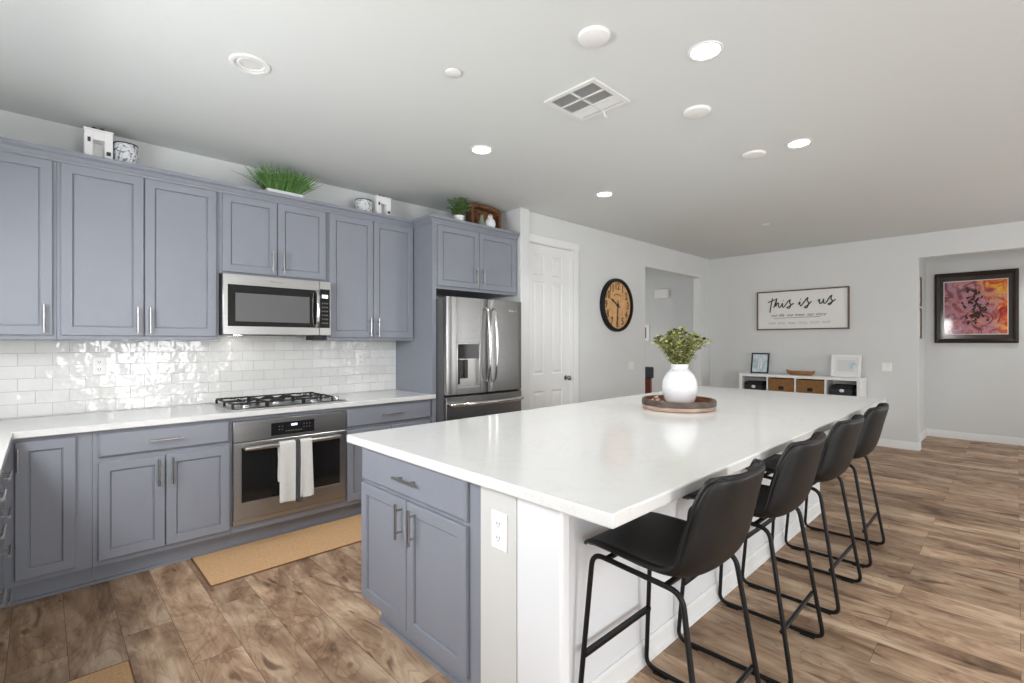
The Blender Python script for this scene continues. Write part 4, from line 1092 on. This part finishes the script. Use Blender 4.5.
# ---------------------------------------------------------------- decor on top of the wall cabinets
ZT = UT+.0005
def canister(x, y, r, h, label):
    t = thing('canister', (x, y, ZT), label, 'canister', 'blue patterned canisters above the cabinets')
    M().lathe([(0, 0), (r*.95, 0), (r, .008), (r, h-.01), (r*.96, h), (r*.9, h), (r*.9, h*.6), (0, h*.6)], (x, y, ZT), 32).build('pot', 'spotted', t, angle=50)
    M().lathe([(r*1.0, 0), (r*1.02, .004), (r, .008)], (x, y, ZT+h-.007), 32).build('rim', 'frameblack', t)
def lantern(x0, x1, y, h, label):
    t = thing('house_lantern', ((x0+x1)/2, y, ZT), label, 'ornament', 'white house-shaped lanterns above the cabinets')
    w = x1-x0; d = .09; T = lambda u, q, v: (x0+u, y-q, ZT+v); m = M(); a = .3
    m.box(0, w*a, 0, d, 0, h, T); m.box(w*(1-a), w, 0, d, 0, h, T); m.box(w*a, w*(1-a), 0, d, h*.72, h, T); m.box(w*a, w*(1-a), 0, .01, 0, h*.72, T)
    m.box(-.004, w+.004, -.004, d+.004, h, h+.01, T)
    m.build('house_body', 'white', t, bevel=.002)
    M().box(w*.11, w*.22, d+.0002, d+.003, h*.62, h*.76, T).build('cutout', 'slot', t)
    M().box(w*.77, w*.93, d+.0002, d+.003, h*.28, h*.40, T).build('cutout', 'slot', t)
    m = M(); m.tube(smooth_path([T(w*.2, d*.5, h+.012), T(w*.35, d*.5, h+.03), T(w*.5, d*.5, h+.022), T(w*.65, d*.5, h+.03), T(w*.8, d*.5, h+.012)], 5), .006, 8); m.build('scroll_handle', 'blackmetal', t)
lantern(.183, .318, 4.02, .195, 'white square house lantern above the wide cabinet left of the microwave')
canister(.388, 3.99, .064, .165, 'patterned canister right of the lantern above the wide left cabinet')
canister(2.035, 3.99, .072, .14, 'patterned canister above the cabinet nearest the refrigerator')
lantern(2.13, 2.268, 4.02, .185, 'white square house lantern above the cabinet nearest the refrigerator')
# grass in a low white planter
t = thing('potted_grass', (1.345, 3.905, ZT), 'bushy green grass plant in a low white planter above the microwave', 'plant')
m = M(); m.rings([(1.215, 1.455, 3.875, 3.985, 0), (1.2, 1.47, 3.865, 3.995, .042), (1.21, 1.46, 3.875, 3.985, .042), (1.215, 1.455, 3.88, 3.98, .03)], lambda u, w, v: (u, v, ZT+w))
m.build('planter', 'ceramic', t, smooth=False)
m = M(); random.seed(9)
for k in range(420):
    px = random.uniform(1.222, 1.45); py = random.uniform(3.885, 3.975); s = (px-1.335)/.114
    d = Vector((s*.42+random.gauss(0, .27), random.gauss(-.15, .35), 1)).normalized(); L = random.uniform(.16, .25)
    if py+d.y*L > 4.14: d.y = -abs(d.y)*.3
    p = Vector((px, py, ZT+.028)); side = d.cross(Vector((0, 1, 0))).normalized(); w = random.uniform(.003, .006); bend = Vector((d.x, d.y*.6, -.35))*random.uniform(.1, .5)
    vs = []
    for i in range(5):
        q = i/4; c = p+d*L*q+bend*L*q*q; c.z = min(c.z, CE-.02); c.y = min(c.y, 4.15); ww = w*(1-q)**.6+.0003; vs += [c-side*ww, c+side*ww]
    m.add(vs, [(i*2, i*2+1, i*2+3, i*2+2) for i in range(4)])
m.build('grass_blades', 'green3', t, recalc=False)
# leafy plant in a white pot
ppx, ppy = 2.79, 3.607
t = thing('potted_plant', (ppx, ppy, ZT), 'small leafy green plant in a white pot on the refrigerator cabinet', 'plant')
M().lathe([(0, 0), (.044, 0), (.05, .05), (.053, .055), (.053, .068), (.048, .068), (.046, .055), (0, .055)], (ppx, ppy, ZT), 28).build('pot', 'ceramic', t)
stems = M(); leaves = M(); random.seed(4)
for k in range(34):
    a = random.uniform(0, 2*PI); s = random.uniform(.15, 1)
    top = Vector((ppx+.115*s*math.cos(a), ppy+.10*s*math.sin(a), ZT+.10+random.uniform(.03, .14)*(1.15-.4*s))); top.z = min(top.z, CE-.03)
    p0 = Vector((ppx+.02*math.cos(a), ppy+.02*math.sin(a), ZT+.056)); path = smooth_path([p0, (p0+top)/2+Vector((0, 0, .02)), top], 5); stems.tube(path, .0018, 5)
    for i in range(2, len(path)):
        for q in range(2):
            b = random.uniform(0, 2*PI); leaf(leaves, path[i], Vector((math.cos(b), math.sin(b), random.uniform(-.2, .5))), random.uniform(.025, .042), random.uniform(.008, .013))
stems.build('stems', 'stem', t); leaves.build('foliage', 'green2', t, recalc=False, angle=180)
# dark wicker tray standing on edge
t = thing('wicker_tray', (3.17, 3.69, ZT), 'dark brown wicker tray standing upright on the refrigerator cabinet', 'tray')
x0, x1 = 2.975, 3.365; h = .25
TT = lambda u, q, v: (x0+u, 3.745-q+.0*v, ZT+v); w = x1-x0; m = M(); b = .035
arch = [(0, 0), (0, h*.93), (w*.06, h*.985), (w*.3, h), (w*.7, h*.99), (w*.92, h*.95), (w, h*.87), (w, 0)]
inn = [(b, b), (b, h*.93-b), (w*.06+b, h*.985-b), (w*.34, h-b), (w*.68, h*.99-b), (w*.92-b*.6, h*.95-b), (w-b, h*.87-b*.6), (w-b, b)]
n_ = len(arch); vs = [TT(a, 0, c) for a, c in arch]+[TT(a, .10, c) for a, c in arch]+[TT(a, .10, c) for a, c in inn]+[TT(a, .02, c) for a, c in inn]
fs = [tuple(range(n_))[::-1]]+[(l*n_+i, l*n_+(i+1) % n_, (l+1)*n_+(i+1) % n_, (l+1)*n_+i) for l in range(3) for i in range(n_)]+[tuple(3*n_+i for i in range(n_))]
m.add(vs, fs); m.build('woven_body', 'darkwicker', t, bevel=.006)
t = thing('bird_figurine', (3.15, 3.575, ZT), 'white ceramic bird-shaped ornament in front of the dark wicker tray', 'figurine')
M().lathe([(0, 0), (.038, 0), (.05, .02), (.055, .05), (.048, .08), (.03, .10), (.024, .112), (.026, .125), (.018, .138), (0, .143)], (3.15, 3.575, ZT), 24).build('body', 'ceramic', t, angle=60)
M().tube([(3.131, 3.555, ZT+.124), (3.113, 3.54, ZT+.12)], [.007, .001], 8).build('beak', 'traywood', t)
t = thing('green_bottle_ornament', (3.06, 3.595, ZT), 'small grey-green ornament left of the white bird figurine', 'ornament')
M().lathe([(0, 0), (.022, 0), (.03, .02), (.03, .06), (.018, .09), (.012, .115), (.014, .122), (0, .122)], (3.06, 3.595, ZT), 20).build('body', 'sage', t, angle=60)
M().lathe([(.0145, .1225), (.0145, .127), (0, .129)], (3.06, 3.595, ZT), 16).build('stopper', 'traywood', t)

# ---------------------------------------------------------------- rugs
def rug(x0, x1, y0, y1, label, stain=False):
    e = .006
    t = thing('floor_mat', ((x0+x1)/2, (y0+y1)/2, 0), label, 'mat', 'tan woven floor mats')
    M().box(x0+e, x1-e, y0+e, y1-e, .0005, .009).build('mat_weave', 'coir', t, bevel=.002)
    m = M()
    m.box(x0, x1, y0, y0+e, .0005, .008); m.box(x0, x1, y1-e, y1, .0005, .008); m.box(x0, x0+e, y0+e, y1-e, .0005, .008); m.box(x1-e, x1, y0+e, y1-e, .0005, .008)
    m.build('binding', 'rugedge', t)
rug(.675, 1.87, 3.125, 3.622, 'tan woven runner mat on the floor in front of the oven')
rug(-.55, .27, 2.0, 2.645, 'tan woven mat of which a corner shows at the bottom left')
